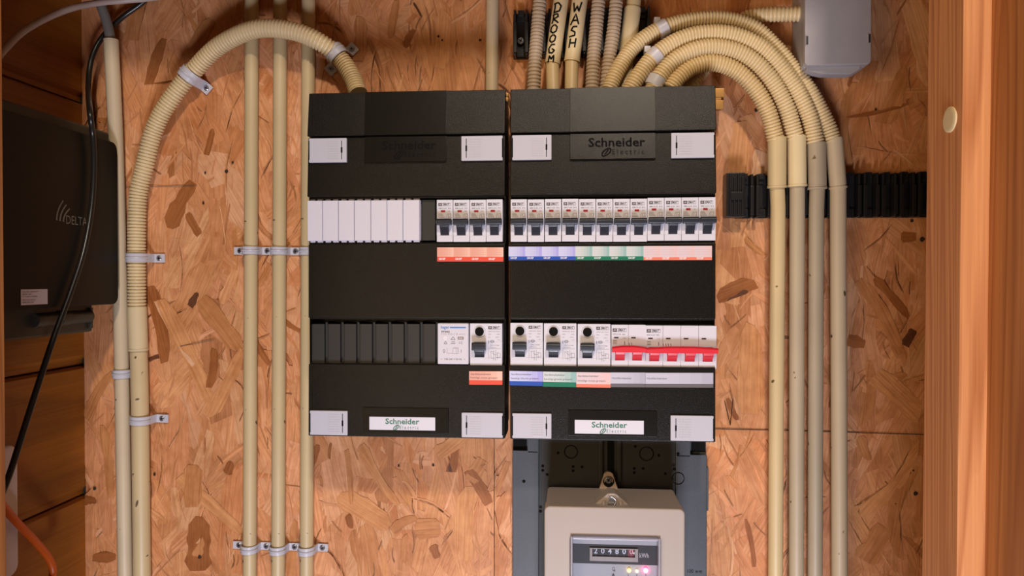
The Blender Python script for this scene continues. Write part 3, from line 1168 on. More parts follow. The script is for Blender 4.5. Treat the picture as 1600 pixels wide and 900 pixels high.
# grey-white clips of the corrugated arches
saddle('grey clip with two screws holding the big left arch on its left shoulder', 296, 117.5, -0.0185, 14.6, 0.0125, (True, True), 15, 48, 'clips on the big left arch')
saddle('grey clip with two screws holding the big left arch above the left cabinet', 525, 84, -0.023, 14.6, 0.0135, (True, True), 16, -48, 'clips on the big left arch')
saddle('grey clip with one screw on the upright part of the big left arch', 214, 403, -0.017, 14.8, 0.0105, (False, True), 20, 90, 'clips on the big left arch')
saddle('grey one-screw clip on the straight pipe low at the left, below the coupling', 219.5, 656, -0.0155, 13.8, 0.0100, (False, True), 22, 88)
saddle('grey clip around the leftmost pipe beside the plank wall', 190, 584, -0.0125, 11.6, 0.0100, (True, False), 9, 90)
# two rows of clips across the three straight pipes
for v0, dv, rown, nm in [(391.5, 0.012, 'upper', 'upper row of clips left of the cabinets'), (857, 0.028, 'lower', 'lower row of clips left of the cabinets')]:
    for k, (u, nme) in enumerate([(391, 'left'), (435.5, 'middle'), (480.5, 'right')]):
        uu = u - (v0 - 400) * 0.0035
        ears = (True, True) if k == 0 else (False, True)
        if rown == 'upper' and k == 2:
            ears = (False, False)
        saddle('grey clip on the %s one of the three straight pipes, %s row' % (nme, rown), uu, v0 + (u - 391) * dv, -0.0115, 11.2, 0.0092, ears, 21 if k != 2 else 19, 89.6, nm)


def band(label, u, v, Y, ang, hw, wpx):
    """plain grey ring clip around an arch"""
    P = at(u, v, Y)
    al = V((math.cos(math.radians(ang)), 0, math.sin(math.radians(ang))))
    root = thing('pipe_clip', label, 'pipe clip', P, 'ring clips on the right arches')
    mb = MB()
    w_ = mm(wpx, Y) / 2
    R = mm(hw, Y)
    mb.tube([P - al * w_, P - al * w_ * 0.9, P + al * w_ * 0.9, P + al * w_], [R * 0.97, R, R, R * 0.97], 0, 28)
    mb.build('ring', ['clip'], root)
    mb = MB()
    t = al.cross(V((0, -1, 0))).normalized()
    q = P - t * (R + 0.001)
    mb.box(q.x - 0.004, q.x + 0.003, q.y, q.y + 0.012, q.z - 0.003, q.z + 0.004, 0, 0.0006)
    mb.build('lug', ['clip'], root)


band('grey ring clip on the outermost right arch near its left foot', 1035, 45, -0.031, 28, 13.6, 15)
band('grey ring clip on the second highest right arch near its left foot', 1023, 88, -0.044, 42, 13.8, 15)
band('short pale coupling on the arch foot meeting the right cabinet top', 1024, 128, -0.049, 62, 14.2, 16)


# ---- black snap rails
def snap_rail(label, u0, u1, v0, v1, n, screws_uv, depth=0.016):
    """row of black snap clips hooked side by side"""
    P0, P1 = at(u0, (v0 + v1) / 2, -depth), at(u1, (v0 + v1) / 2, -depth)
    zc = (P0.z + P1.z) / 2
    h = mm(v1 - v0, -depth)
    root = thing('clip_rail', label, 'clip rail', ((P0.x + P1.x) / 2, 0, zc))
    wd = (P1.x - P0.x) / n
    for k in range(n):
        x0 = P0.x + wd * k
        mb = MB()
        hh = h / 2 * random.uniform(0.985, 1.0)
        mb.box(x0 + 0.0004, x0 + wd - 0.0004, -0.004, 0, zc - hh, zc + hh, 0, 0.0006)
        # two upright jaws with a rounded lip, a saddle between them
        for s_ in (0.10, 0.78):
            xa = x0 + wd * s_
            mb.prism([(xa, zc - hh), (xa + wd * 0.13, zc - hh), (xa + wd * 0.13, zc + hh), (xa, zc + hh)], -0.004, -depth, 0, 0.0007)
            mb.box(xa - wd * 0.04, xa + wd * 0.17, -depth - 0.0015, -depth + 0.002, zc - hh * 0.9, zc + hh * 0.45, 0, 0.0006)
        mb.box(x0 + wd * 0.25, x0 + wd * 0.76, -0.007, -0.004, zc - hh * 0.95, zc - hh * 0.6, 0, 0.0005)
        mb.box(x0 + wd * 0.25, x0 + wd * 0.76, -0.007, -0.004, zc + hh * 0.6, zc + hh * 0.95, 0, 0.0005)
        mb.box(x0 + wd * 0.32, x0 + wd * 0.68, -0.011, -0.004, zc + hh * 0.80, zc + hh * 1.06, 0, 0.0005)
        mb.build('snap_clip', ['rail'], root)
    for (u, v) in screws_uv:
        screw(root, at(u, v, -0.0075), 0.0042)
    return root


snap_rail('black snap clip rail behind the four straight conduits, reaching the right frame', 1152, 1490, 271, 338, 12, [(1347, 306)], 0.018)
snap_rail('black snap clip rail at the top behind the conduits entering the right cabinet', 800, 1018, 12, 84, 8, [(813.5, 64)], 0.018)
r = thing('rail_end_bracket', 'black ribbed end bracket at the left end of the right snap clip rail', 'bracket', at(1143, 304, 0))
mb = MB()
A, B = at(1135, 270, -0.020), at(1164, 339, -0.020)
mb.box(A.x, B.x, -0.022, 0, B.z, A.z, 0, 0.0012)
for k in range(4):
    xx = A.x + (B.x - A.x) * (0.12 + 0.22 * k)
    mb.box(xx, xx + 0.0022, -0.0245, -0.02, B.z + 0.002, A.z - 0.004 * (k % 2) - 0.001, 0, 0.0005)
mb.box(A.x + 0.004, B.x - 0.003, -0.0255, -0.021, (A.z + B.z) / 2 - 0.006, (A.z + B.z) / 2 + 0.003, 0, 0.0006)
mb.build('bracket_body', ['rail'], r)

# ---- junction box at the top right
JX0, JX1 = at(1257, 60, -0.052), at(1361, 60, -0.052)
zb = at(1300, 98, -0.052).z
r = thing('junction_box', 'grey plastic junction box at the top right on the strand board', 'junction box', ((JX0.x + JX1.x) / 2, 0, zb))
mb = MB()
mb.box(JX0.x + 0.001, JX1.x - 0.001, -0.044, 0, zb - 0.003, 0.47, 0, 0.003, 3)
mb.build('box_body', ['jbox'], r)
mb = MB()
x0, x1 = JX0.x, JX1.x
mb.prism([(x0, zb), (x0 + 0.003, zb - 0.003), (x1 - 0.003, zb - 0.003), (x1, zb), (x1, 0.468), (x0, 0.468)], -0.0535, -0.044, 0, 0.0016)
zl = zb - 0.003
mb.prism([(x0 + 0.004, zl + 0.004), (x0 + 0.004, zl - 0.003), (x0 + 0.022, zl - 0.0075), (x0 + 0.052, zl - 0.0085), (x0 + 0.060, zl - 0.004), (x1 - 0.010, zl - 0.003), (x1 - 0.006, zl + 0.004)], -0.046, -0.030, 0, 0.001)
for (u, v) in [(1261, 63), (1358.5, 60)]:
    P = at(u, v, -0.0536)
    mb.box(P.x - 0.0011, P.x + 0.0011, -0.0541, -0.05, P.z - 0.0046, P.z + 0.0046, 1, 0.0003)
    mb.box(P.x - 0.0017, P.x - 0.0011, -0.0545, -0.05, P.z - 0.0052, P.z + 0.0052, 0, 0.0002)
mb.build('box_lid', ['jbox', 'slate_dark'], r)

# ---- brass hinge pieces on the side of the right cabinet
for lab, u0, u1, v0, v1, y in [('small yellow brass bracket sticking out right of the right cabinet top corner', 1117, 1132, 138, 171, -0.03),
                               ('tiny pale metal hook in the gap between the two cabinets at the top', 789.5, 794.5, 145, 158, -0.072)]:
    A, B = at(u0, v0, y), at(u1, v1, y)
    r = thing('wall_bracket', lab, 'bracket', ((A.x + B.x) / 2, 0, B.z))
    mb = MB()
    h = A.z - B.z
    mb.box(A.x, B.x, y, y + 0.004, A.z - h * 0.42, A.z, 0, 0.0006)
    mb.box(A.x, B.x - (B.x - A.x) * 0.1, y - 0.001, y + 0.004, B.z, B.z + h * 0.42, 0, 0.0006)
    mb.box(A.x, A.x + (B.x - A.x) * 0.7, y + 0.001, y + 0.005, B.z, A.z, 0, 0.0004)
    mb.box((A.x * 2 + B.x) / 3, B.x, y + 0.004, 0.0, B.z + h * 0.2, B.z + h * 0.8, 0, 0.0004)
    mb.build('bracket_plate', ['brass'], r)

# ================================================================== THE TWO CABINETS
BW, BH = 0.2196, 0.381
YF = -0.090


def zpx(v, Y=YF, u=950):
    return at(u, v, Y).z


def logo(mb, c, s, m, col, y, green=True):
    """the two-line maker's mark: bold first word, spaced thin second word with a small leaf emblem"""
    mb.text('Schneider', (c[0], y, c[1] + s * 0.30), s * 1.22, m, col, bold=0.018, width=s * 5.4)
    mb.text('E l e c t r i c', (c[0] + s * 1.10, y, c[1] - s * 0.62), s * 0.74, m, col, width=s * 3.0)
    # emblem: looping leaf stroke
    ex, ez = c[0] - s * 0.95, c[1] - s * 0.62
    pts = []
    for k in range(22):
        t = 2 * PI * k / 21
        pts.append((ex + s * 0.42 * math.cos(t) + s * 0.10 * math.sin(t), ez + s * 0.34 * math.sin(t) + s * 0.16 * math.cos(t)))
    for a, b in zip(pts, pts[1:]):
        mb.bar(a, b, s * 0.13, y, m, col)
    mb.bar((ex - s * 0.15, ez - s * 0.2), (ex + s * 0.2, ez + s * 0.25), s * 0.13, y, m, col)


def cabinet(label, X0, has_right_fill, white_logo_px, center_off=0.0):
    """modular distribution cabinet, left edge at X0"""
    X1 = X0 + BW
    zt, zb_ = BH / 2, -BH / 2
    r = thing('distribution_cabinet', label, 'electrical cabinet', ((X0 + X1) / 2, 0, zb_), 'pair of black cabinets')
    mb = MB()
    # base tray against the wall
    mb.box(X0 + 0.003, X1 - 0.003, -0.050, 0, zb_ + 0.003, zt - 0.003, 0, 0.002)
    mb.build('base_tray', ['black'], r)
    z_seam = 0.1415
    z1t, z1b = 0.0745, 0.0225
    z2t, z2b = -0.0595, -0.1105
    mb = MB()
    # cover seen from the side: sloping top band, flat bands, recessed device rows
    def bandp(za, zc, ya, yc, bev=0.0012):
        mb.prism([(-0.046, za), (ya, za), (yc, zc), (-0.046, zc)], X0, X1, 0, bev, plane='yz')
    bandp(zt, z_seam, -0.084, -0.0905)
    bandp(z_seam - 0.0008, z1t, -0.0868, -0.0912)
    bandp(z1b, z2t, -0.0875, -0.0885)
    bandp(z2b, zb_, -0.0885, -0.0900)
    # device rows: side cheeks
    for (a, b) in ((z1t, z1b), (z2t, z2b)):
        mb.box(X0, X0 + 0.0008, -0.084, -0.046, b - 0.002, a + 0.002, 0)
        mb.box(X1 - 0.0008, X1, -0.084, -0.046, b - 0.002, a + 0.002, 0)
        mb.box(X0, X1, -0.060, -0.046, b - 0.002, a + 0.002, 0)
        mb.box(X0 + 0.001, X1 - 0.001, -0.0835, -0.060, a - 0.0016, a + 0.001, 0)
        mb.box(X0 + 0.001, X1 - 0.001, -0.0835, -0.060, b - 0.001, b + 0.0012, 0)
    fc = mb.build('front_cover', ['cover'], r)
    # smooth middle panels
    cx = (X0 + X1) / 2 + center_off
    mb = MB()
    hw = 0.0455
    mb.prism([(-0.080, zt + 0.0001), (-0.0846, zt + 0.0001), (-0.0911, z_seam + 0.0004), (-0.084, z_seam + 0.0004)], cx - hw, cx + hw, 0, 0.0003, plane='yz')
    mb.build('top_panel', ['smooth'], fc)
    mb = MB()
    zc0, zc1 = z_seam - 0.0292, z_seam - 0.0008
    mb.prism([(-0.080, zc1), (-0.0880, zc1), (-0.0917, zc0), (-0.080, zc0)], cx - hw, cx + hw, 0, 0.0003, plane='yz')
    logo(mb, (cx + 0.004, (zc0 + zc1) / 2), 0.0112, 1, (0, 0, 0), 0.0)
    for i_, v_ in enumerate(mb.v):
        if abs(v_.y) < 1e-9:
            v_.y = -0.0880 - 0.0037 * (zc1 - v_.z) / (zc1 - zc0) - 0.0003
    mb.build('badge_panel', ['smooth', 'matte'], fc)
    # lower badge with the green writing on white
    mb = MB()
    zc0, zc1 = zb_ + 0.005, zb_ + 0.0325
    mb.box(cx - 0.0475, cx + 0.0475, -0.0907, -0.084, zc0, zc1, 0, 0.0004)
    u0, u1, v0, v1 = white_logo_px
    A, B = at(u0, v0, -0.0912), at(u1, v1, -0.0912)
    mb.box(A.x, B.x, -0.0912, -0.089, B.z, A.z, 1, 0.0002)
    logo(mb, ((A.x + B.x) / 2, (A.z + B.z) / 2), 0.0070, 2, (0.02, 0.16, 0.10), -0.09135)
    mb.build('lower_badge', ['smooth', 'white', 'print'], fc)
    # four white closure cards
    for (xa, side) in ((X0 + 0.0025, 0), (X1 - 0.0475, 1)):
        for (za, zz) in ((z_seam - 0.0292, z_seam - 0.0025), (zb_ + 0.0015, zb_ + 0.0285)):
            mb = MB()
            w_ = 0.0425 if side == 0 else 0.0452
            xb = xa + w_
            y0 = -0.0918
            mb.box(xa, xb, y0, -0.088, za, zz, 0, 0.0007)
            # inner slot with a wider dark dot, outer finger notch
            sx = xb - 0.0055 if side == 0 else xa + 0.0055
            mb.rect(sx - 0.0004, sx + 0.0004, za + 0.003, zz - 0.003, y0 - 0.0001, 1)
            mb.prism([(sx - 0.0009, (za + zz) / 2 - 0.003), (sx + 0.0009, (za + zz) / 2 - 0.003), (sx + 0.0009, (za + zz) / 2 + 0.003), (sx - 0.0009, (za + zz) / 2 + 0.003)], y0 - 0.0002, y0 + 0.001, 1)
            ox = xa - 0.0004 if side == 0 else xb - 0.0008
            mb.box(ox, ox + 0.0012, y0 - 0.0003, -0.088, za + 0.003, zz - 0.003, 1)
            # fine printed grid
            gx0 = xa + 0.022 if side == 0 else xa + 0.010
            for k in range(5):
                gx = gx0 + k * 0.0025
                mb.rect(gx, gx + 0.00018, za + 0.003, zz - 0.003, y0 - 0.0001, 2, (0.45, 0.44, 0.46))
            for k in range(8):
                gz = za + 0.004 + k * (zz - za - 0.008) / 7
                mb.rect(gx0 - 0.002, gx0 + 0.012, gz, gz + 0.00015, y0 - 0.0001, 2, (0.45, 0.44, 0.46))
            mb.build('closure_card', ['card', 'matte', 'print'], fc)
    return fc


XR0, XL0 = 0.0, -BW - 0.0055
cab_l = cabinet('black electrical cabinet at the left, with white blanks and mostly empty lower row', XL0, False, (577, 680, 651, 673))
cab_r = cabinet('black electrical cabinet at the right, full of white breakers, above the meter', XR0, True, (898, 1006, 656, 679), 0.0005)
# dark blanking strips of the left cabinet are parts of it
for k in range(8):
    A, B = at(487 + 24.75 * k, 506, -0.083), at(487 + 24.75 * k + 20.5, 568, -0.083)
    mb = MB()
    mb.box(A.x, B.x, -0.0838, -0.058, B.z, A.z, 0, 0.0008)
    mb.box(A.x + 0.0006, A.x + 0.0016, -0.0846, -0.080, B.z + 0.001, A.z - 0.001, 0, 0.0003)
    mb.box(B.x, B.x + 0.0030, -0.0805, -0.058, B.z - 0.001, A.z + 0.002, 0, 0.0004)
    mb.build('blanking_strip', ['slate_dark'], cab_l)
A, B = at(659, 312, -0.083), at(680, 376, -0.083)
mb = MB()
mb.box(A.x, B.x, -0.0832, -0.058, B.z, A.z, 0, 0.0006)
mb.build('blanking_strip', ['slate_dark'], cab_l)

# white blanking plates of the left cabinet
zt_, zb_ = zpx(313, -0.0885, 570), zpx(376, -0.0885, 570)
ub = [480.3, 504.3, 529, 553.8, 579.8, 605, 630, 656]
for k in range(7):
    A, B = at(ub[k], 313, -0.0885), at(ub[k + 1] - 0.6, 313, -0.0885)
    mb = MB()
    x0, x1 = A.x, B.x
    mb.box(x0, x1 - 0.0002, -0.0885, -0.074, zb_, zt_, 0, 0.0005)
    for zz, s_ in ((zt_, 1), (zb_, -1)):
        mb.box(x0 + 0.0020, x0 + (x1 - x0) * 0.46, -0.0855, -0.070, zz - s_ * 0.001, zz + s_ * 0.0018, 0, 0.0003)
        mb.box(x0 + (x1 - x0) * 0.60, x1 - 0.0006, -0.0855, -0.070, zz - s_ * 0.001, zz + s_ * 0.0018, 0, 0.0003)
    mb.box(x1 - 0.0012, x1 + 0.0004, -0.0862, -0.072, zb_, zt_, 0)
    pos = ['far left one', 'second from the left', 'third from the left', 'middle one', 'fifth from the left', 'sixth from the left', 'rightmost one, beside the dark strip'][k]
    tag(mb.build('blanking_plate', ['blank'], None), 'plain white blanking plate in the left cabinet upper row, ' + pos, 'blanking plate', 'white blanking plates of the left cabinet')

# ================================================================== DEVICES (built around the origin: x centre, z centre, front face y = 0)
INK = (0.05, 0.045, 0.06)


def emat(mb, x, z, s, m=1, sq=True, y=-0.0001):
    """framed maker's mark: dark square with a pale sign, slanted word in a box"""
    mb.rect(x, x + s * 1.5, z - s * 0.62, z + s * 0.62, y, m, INK)
    mb.rect(x + s * 0.45, x + s * 1.15, z - s * 0.18, z + s * 0.28, y - 0.00005, m, (0.45, 0.42, 0.45))
    mb.rect(x + s * 0.25, x + s * 0.6, z - s * 0.28, z + s * 0.10, y - 0.00006, m, (0.30, 0.28, 0.32))
    mb.text('EMAT', (x + s * 3.1, y, z), s * 1.25, m, INK, bold=0.02, shear=0.2, width=s * 2.7)
    t = s * 0.10
    x2 = x + s * 4.9
    for a, b, c, d in ((x, x2, z + s * 0.62 - t, z + s * 0.62), (x, x2, z - s * 0.62, z - s * 0.62 + t), (x2 - t, x2, z - s * 0.62, z + s * 0.62)):
        mb.rect(a, b, c, d, y - 0.00002, m, (0.2, 0.18, 0.2))


def body_pole(mb, x0, x1, H, slot, z_slot0, z_slot1, m=0):
    """front of one pole with an open toggle slot: frame around the slot, deep floor inside it"""
    D = 0.026
    cx = (x0 + x1) / 2
    sw = slot / 2
    mb.box(x0, x1, 0, D, z_slot1, H / 2, m, 0.0004)
    mb.box(x0, x1, 0, D, -H / 2, z_slot0, m, 0.0004)
    mb.box(x0, cx - sw, 0.0, D, z_slot0 - 0.0005, z_slot1 + 0.0005, m)
    mb.box(cx + sw, x1, 0.0, D, z_slot0 - 0.0005, z_slot1 + 0.0005, m)
    mb.box(cx - sw, cx + sw, 0.006, D, z_slot0 - 0.0005, z_slot1 + 0.0005, m)


HB = 0.0462


def make_breaker():
    H, W = HB, 0.0178
    r = thing('circuit_breaker', 'x', 'circuit breaker', (0, 0, 0), None, True)
    z1 = H * (0.5 - 0.47)
    z0 = H * (0.5 - 0.845)
    mb = MB()
    body_pole(mb, -W / 2, W / 2, H, W * 0.54, z0, z1)
    emat(mb, -W * 0.40, H * 0.385, 0.0027, 1)
    mb.text('EMK16-6C  B16', (0, -0.0001, H * 0.296), 0.0016, 1, INK, bold=0.01, width=W * 0.76)
    mb.text('CE', (W * 0.26, -0.0001, H * 0.225), 0.0017, 1, (0.25, 0.22, 0.22), width=0.0024)
    for k in range(4):
        mb.bar((-W * 0.40, H * (0.165 - 0.027 * k)), (-W * (0.16 - 0.05 * k), H * (0.165 - 0.027 * k)), 0.0004, -0.0001, 1, (0.14, 0.1, 0.08))
    for a, b in (((0.12, 0.06), (0.12, 0.12)), ((0.22, 0.06), (0.22, 0.16)), ((0.22, 0.16), (0.38, 0.16)), ((0.38, 0.05), (0.38, 0.17)), ((0.29, 0.06), (0.33, 0.11)), ((0.12, 0.12), (0.18, 0.17))):
        mb.bar((a[0] * W, a[1] * H), (b[0] * W, b[1] * H), 0.0003, -0.0001, 1, (0.14, 0.1, 0.08))
    mb.build('body', ['white', 'print'], r)
    mb = MB()
    mb.box(-W * 0.24, W * 0.03, -0.0003, 0.001, H * 0.205, H * 0.25, 0, 0.0001)
    mb.build('indicator_window', ['redwin'], r)
    mb = MB()
    # wide grip bar across the pole, stem leaning down into the slot
    mb.prism([(-0.0015, z1 - 0.0002), (-0.0088, z1 + 0.0005), (-0.0108, z1 - 0.0018), (-0.0100, z1 - 0.0060), (-0.0015, z1 - 0.0066)], -W * 0.47, W * 0.47, 0, 0.0007, plane='yz')
    mb.prism([(0.0055, z1 - 0.001), (-0.0085, z1 - 0.0040), (-0.0070, z1 - 0.0085), (-0.0012, z0 + 0.0028), (0.0008, z0 + 0.0004), (0.0055, z0 + 0.0004)], -W * 0.262, W * 0.262, 0, 0.0005, plane='yz')
    mb.build('toggle', ['toggle'], r)
    return r


M['redwin'] = plastic('red_window', (0.35, 0.012, 0.02), 0.3)
M['darkwin'] = plastic('dark_window', (0.02, 0.008, 0.012), 0.3)
YB = -0.086
bk = make_breaker()
used = False
ordn = ['first', 'second', 'third', 'fourth', 'fifth', 'sixth', 'seventh', 'eighth', 'ninth', 'tenth', 'eleventh', 'twelfth']
colr = ['blue'] * 4 + ['green'] * 4 + ['orange'] * 4
for cabn, u0, u1, n, vc in (('left', 682.0, 785.6, 4, [345, 345, 345, 344.6]),
                            ('right', 797.2, 1118.3, 12, [344.6, 344.8, 344.4, 344.0, 344.4, 344.4, 344.2, 344.0, 342.6, 342.4, 342.2, 342.0])):
    for k in range(n):
        u = u0 + (u1 - u0) * (k + 0.5) / n
        P = at(u, vc[k], YB)
        if cabn == 'left':
            lab = 'white circuit breaker above the orange label in the left cabinet, %s of four' % ordn[k]
        else:
            lab = 'white circuit breaker above %s label in the right cabinet, %s of twelve from left' % (colr[k], ordn[k])
        g = 'circuit breakers in the %s cabinet upper row' % cabn
        if not used:
            bk.location = P
            bk['label'] = lab
            bk['group'] = g
            used = True
        else:
            dup(bk, P, lab, g)


def make_rcd():
    H, W = HB, 0.0354
    r = thing('residual_current_breaker', 'x', 'residual current breaker', (0, 0, 0), None, True)
    z1, z0 = H * (0.5 - 0.44), H * (0.5 - 0.80)
    mb = MB()
    cxp = -W * 0.205
    D = 0.026
    sw = W * 0.15
    mb.box(-W / 2, W / 2, 0, D, z1, H / 2, 0, 0.0004)
    mb.box(-W / 2, W / 2, 0, D, -H / 2, z0, 0, 0.0004)
    mb.box(-W / 2, cxp - sw, 0, D, z0 - 0.0005, z1 + 0.0005, 0)
    mb.box(cxp + sw, W / 2, 0, D, z0 - 0.0005, z1 + 0.0005, 0)
    mb.box(cxp - sw, cxp + sw, 0.006, D, z0 - 0.0005, z1 + 0.0005, 0)
    # raised hood around the test button
    mb.cyl((cxp, 0, H * 0.31), (0, -1, 0), W * 0.19, 0.0008, 0, 28, r2=W * 0.175)
    x = W * 0.065
    emat(mb, x, H * 0.40, 0.0027, 1)
    g = (0.16, 0.15, 0.17)
    mb.text('EMK16-40  30mA', (W * 0.255, -0.0001, H * 0.31), 0.0014, 1, g, width=W * 0.36)
    mb.text('40A', (W * 0.11, -0.0001, H * 0.245), 0.0014, 1, g, width=W * 0.09)
    mb.text('0,03A', (W * 0.38, -0.0001, H * 0.245), 0.0016, 1, g, width=W * 0.10)
    mb.text('Un', (W * 0.10, -0.0001, H * 0.175), 0.0014, 1, g, width=W * 0.07)
    mb.text('230V~', (W * 0.36, -0.0001, H * 0.175), 0.0014, 1, g, width=W * 0.13)
    mb.text('6 kA', (W * 0.39, -0.0001, H * 0.115), 0.0014, 1, g, width=W * 0.08)
    for k in range(20):
        t0, t1 = 2 * PI * k / 20, 2 * PI * (k + 1) / 20
        mb.bar((W * 0.19 + W * 0.06 * math.cos(t0), H * 0.075 + H * 0.026 * math.sin(t0)), (W * 0.19 + W * 0.06 * math.cos(t1), H * 0.075 + H * 0.026 * math.sin(t1)), 0.0004, -0.0001, 1, INK)
    mb.text('KEMA', (W * 0.19, -0.00012, H * 0.075), 0.0012, 1, INK, width=W * 0.09)
    mb.bar((W * 0.08, H * 0.03), (W * 0.08, H * 0.10), 0.0005, -0.0001, 1, INK)
    mb.text('EN 61008', (W * 0.27, -0.0001, -H * 0.015), 0.0015, 1, g, width=W * 0.26)
    mb.text('Monthly test', (W * 0.22, -0.0001, -H * 0.062), 0.0013, 1, g, width=W * 0.2)
    mb.bar((W * 0.10, -H * 0.095), (W * 0.45, -H * 0.095), 0.00025, -0.0001, 1, g)
    mb.bar((W * 0.08, -H * 0.34), (W * 0.08, -H * 0.06), 0.00025, -0.0001, 1, g)
    for a, b in (((.12, -.17), (.24, -.17)), ((.15, -.17), (.15, -.32)), ((.15, -.32), (.27, -.32)), ((.24, -.14), (.24, -.38)), ((.30, -.13), (.30, -.38)),
                 ((.24, -.24), (.36, -.24)), ((.36, -.18), (.36, -.34)), ((.30, -.30), (.44, -.30)), ((.20, -.20), (.26, -.24)), ((.30, -.20), (.43, -.20)), ((.44, -.20), (.44, -.30))):
        mb.bar((a[0] * W, a[1] * H), (b[0] * W, b[1] * H), 0.0003, -0.0001, 1, g)
    mb.build('body', ['white', 'print'], r)
    mb = MB()
    mb.cyl((cxp, -0.0006, H * 0.31), (0, -1, 0), 0.0050, 0.0018, 0, 28, r2=0.0045)
    mb.text('T', (cxp, -0.0025, H * 0.31), 0.003, 0, (0, 0, 0))
    mb.build('test_button', ['matte'], r)
    mb = MB()
    mb.prism([(-0.0015, z1), (-0.0090, z1 + 0.0002), (-0.0108, z1 - 0.0025), (-0.0100, z1 - 0.0082), (-0.0015, z1 - 0.0092)], cxp - W * 0.215, cxp + W * 0.215, 0, 0.0008, plane='yz')
    mb.prism([(0.0055, z1 - 0.001), (-0.0085, z1 - 0.0050), (-0.0065, z1 - 0.0105), (-0.0012, z0 + 0.0028), (0.0008, z0 + 0.0004), (0.0055, z0 + 0.0004)], cxp - sw * 0.97, cxp + sw * 0.97, 0, 0.0005, plane='yz')
    mb.build('toggle', ['toggle'], r)
    return r


rcd = make_rcd()
for k, (u0, u1, v, lab, g) in enumerate([
    (734, 785, 538.5, 'white residual current breaker with black test button, beside the bell transformer in the left cabinet', None),
    (797, 848.5, 537.8, 'white residual current breaker with black test button above the blue earth leakage label', 'residual current breakers in the right cabinet'),
    (849.5, 901, 538.6, 'white residual current breaker with black test button above the green earth leakage label', 'residual current breakers in the right cabinet'),
    (902.5, 954, 539.6, 'white residual current breaker with black test button above the orange label in the right cabinet', 'residual current breakers in the right cabinet')]):
    P = at((u0 + u1) / 2, v, YB)
    if k == 0:
        rcd.location = P
        rcd['label'] = lab
    else:
        dup(rcd, P, lab, g)


def make_switch(poles, label, u0, u1, v):
    P = at((u0 + u1) / 2, v, YB)
    H, W = HB, mm(u1 - u0, YB)
    pw = W / poles
    r = thing('main_switch', label, 'main switch', P, 'red main switches', True)
    z1, z0 = H * (0.5 - 0.50), H * (0.5 - 0.83)
    mb = MB()
    for k in range(poles):
        x0 = -W / 2 + pw * k
        body_pole(mb, x0 + 0.00008, x0 + pw - 0.00008, H, pw * 0.56, z0, z1)
    x = -W / 2 + 0.0014
    emat(mb, x, H * 0.375, 0.0030, 1)
    mb.text('EMK15-00  40A', (x + 0.0068, -0.0001, H * 0.277), 0.0019, 1, INK, width=0.0130)
    mb.text('CE', (x + 0.0126, -0.0001, H * 0.19), 0.0017, 1, (0.25, 0.22, 0.22), width=0.003)
    for k in range(3):
        mb.bar((x + 0.0005, H * (0.13 - 0.037 * k)), (x + 0.0045, H * (0.13 - 0.037 * k)), 0.0006, -0.0001, 1, (0.14, 0.1, 0.08))
    mb.bar((x + 0.0128, H * 0.03), (x + 0.0128, H * 0.12), 0.0007, -0.0001, 1, (0.14, 0.05, 0.05))
    for k in range(poles):
        xx = x + 0.018 + k * 0.0027
        mb.bar((xx, H * 0.035), (xx - 0.0006, H * 0.085), 0.0005, -0.0001, 1, (0.14, 0.05, 0.05))
        mb.bar((xx, H * 0.02), (xx, H * 0.035), 0.0005, -0.0001, 1, (0.14, 0.05, 0.05))
    mb.build('body', ['white', 'print'], r)
    for k in range(poles):
        xx = -W / 2 + pw * (k + 0.29)
        mb = MB()
        mb.box(xx - 0.0024, xx + 0.0024, -0.0003, 0.001, H * 0.185, H * 0.215, 0, 0.0001)
        mb.build('indicator_window', ['darkwin'], r)
    mb = MB()
    # one bar joining the poles, slightly higher in its middle
    nb = 12
    for i in range(nb):
        xa, xb = -W / 2 + W * i / nb + (0.0004 if i == 0 else 0), -W / 2 + W * (i + 1) / nb - (0.0002 if i == nb - 1 else 0)
        def top(x_):
            t = abs(x_) / (W / 2)
            return z1 + 0.0010 - 0.0016 * max(0, (t - 0.35) / 0.65)
        ya = [(-0.0015, 0), (-0.0085, 0.0006), (-0.0108, -0.0012), (-0.0104, -0.0056), (-0.0015, -0.0066)]
        vs = [(xa, yy, top(xa) + zz) for yy, zz in ya[:3]] + [(xa, yy, z1 + zz) for yy, zz in ya[3:]]
        vs += [(xb, yy, top(xb) + zz) for yy, zz in ya[:3]] + [(xb, yy, z1 + zz) for yy, zz in ya[3:]]
        fs = [(j, (j + 1) % 5, 5 + (j + 1) % 5, 5 + j) for j in range(5)]
        if i == 0:
            fs.append((4, 3, 2, 1, 0))
        if i == nb - 1:
            fs.append((5, 6, 7, 8, 9))
        mb.add(vs, fs, 0)
    for k in range(poles):
        xx = -W / 2 + pw * (k + 0.5)
        mb.prism([(0.0055, z1 - 0.001), (-0.0085, z1 - 0.0040), (-0.0070, z1 - 0.0085), (-0.0012, z0 + 0.0028), (0.0008, z0 + 0.0004), (0.0055, z0 + 0.0004)], xx - pw * 0.275, xx + pw * 0.275, 0, 0.0005, plane='yz')
    mb.build('toggle_bar', ['red'], r)
    return r


make_switch(2, 'two pole white main switch with a red toggle bar in the right cabinet lower row', 955.6, 1008.4, 541)
make_switch(4, 'four pole white main switch with a long red toggle bar at the right cabinet edge', 1009.6, 1118, 542.5)

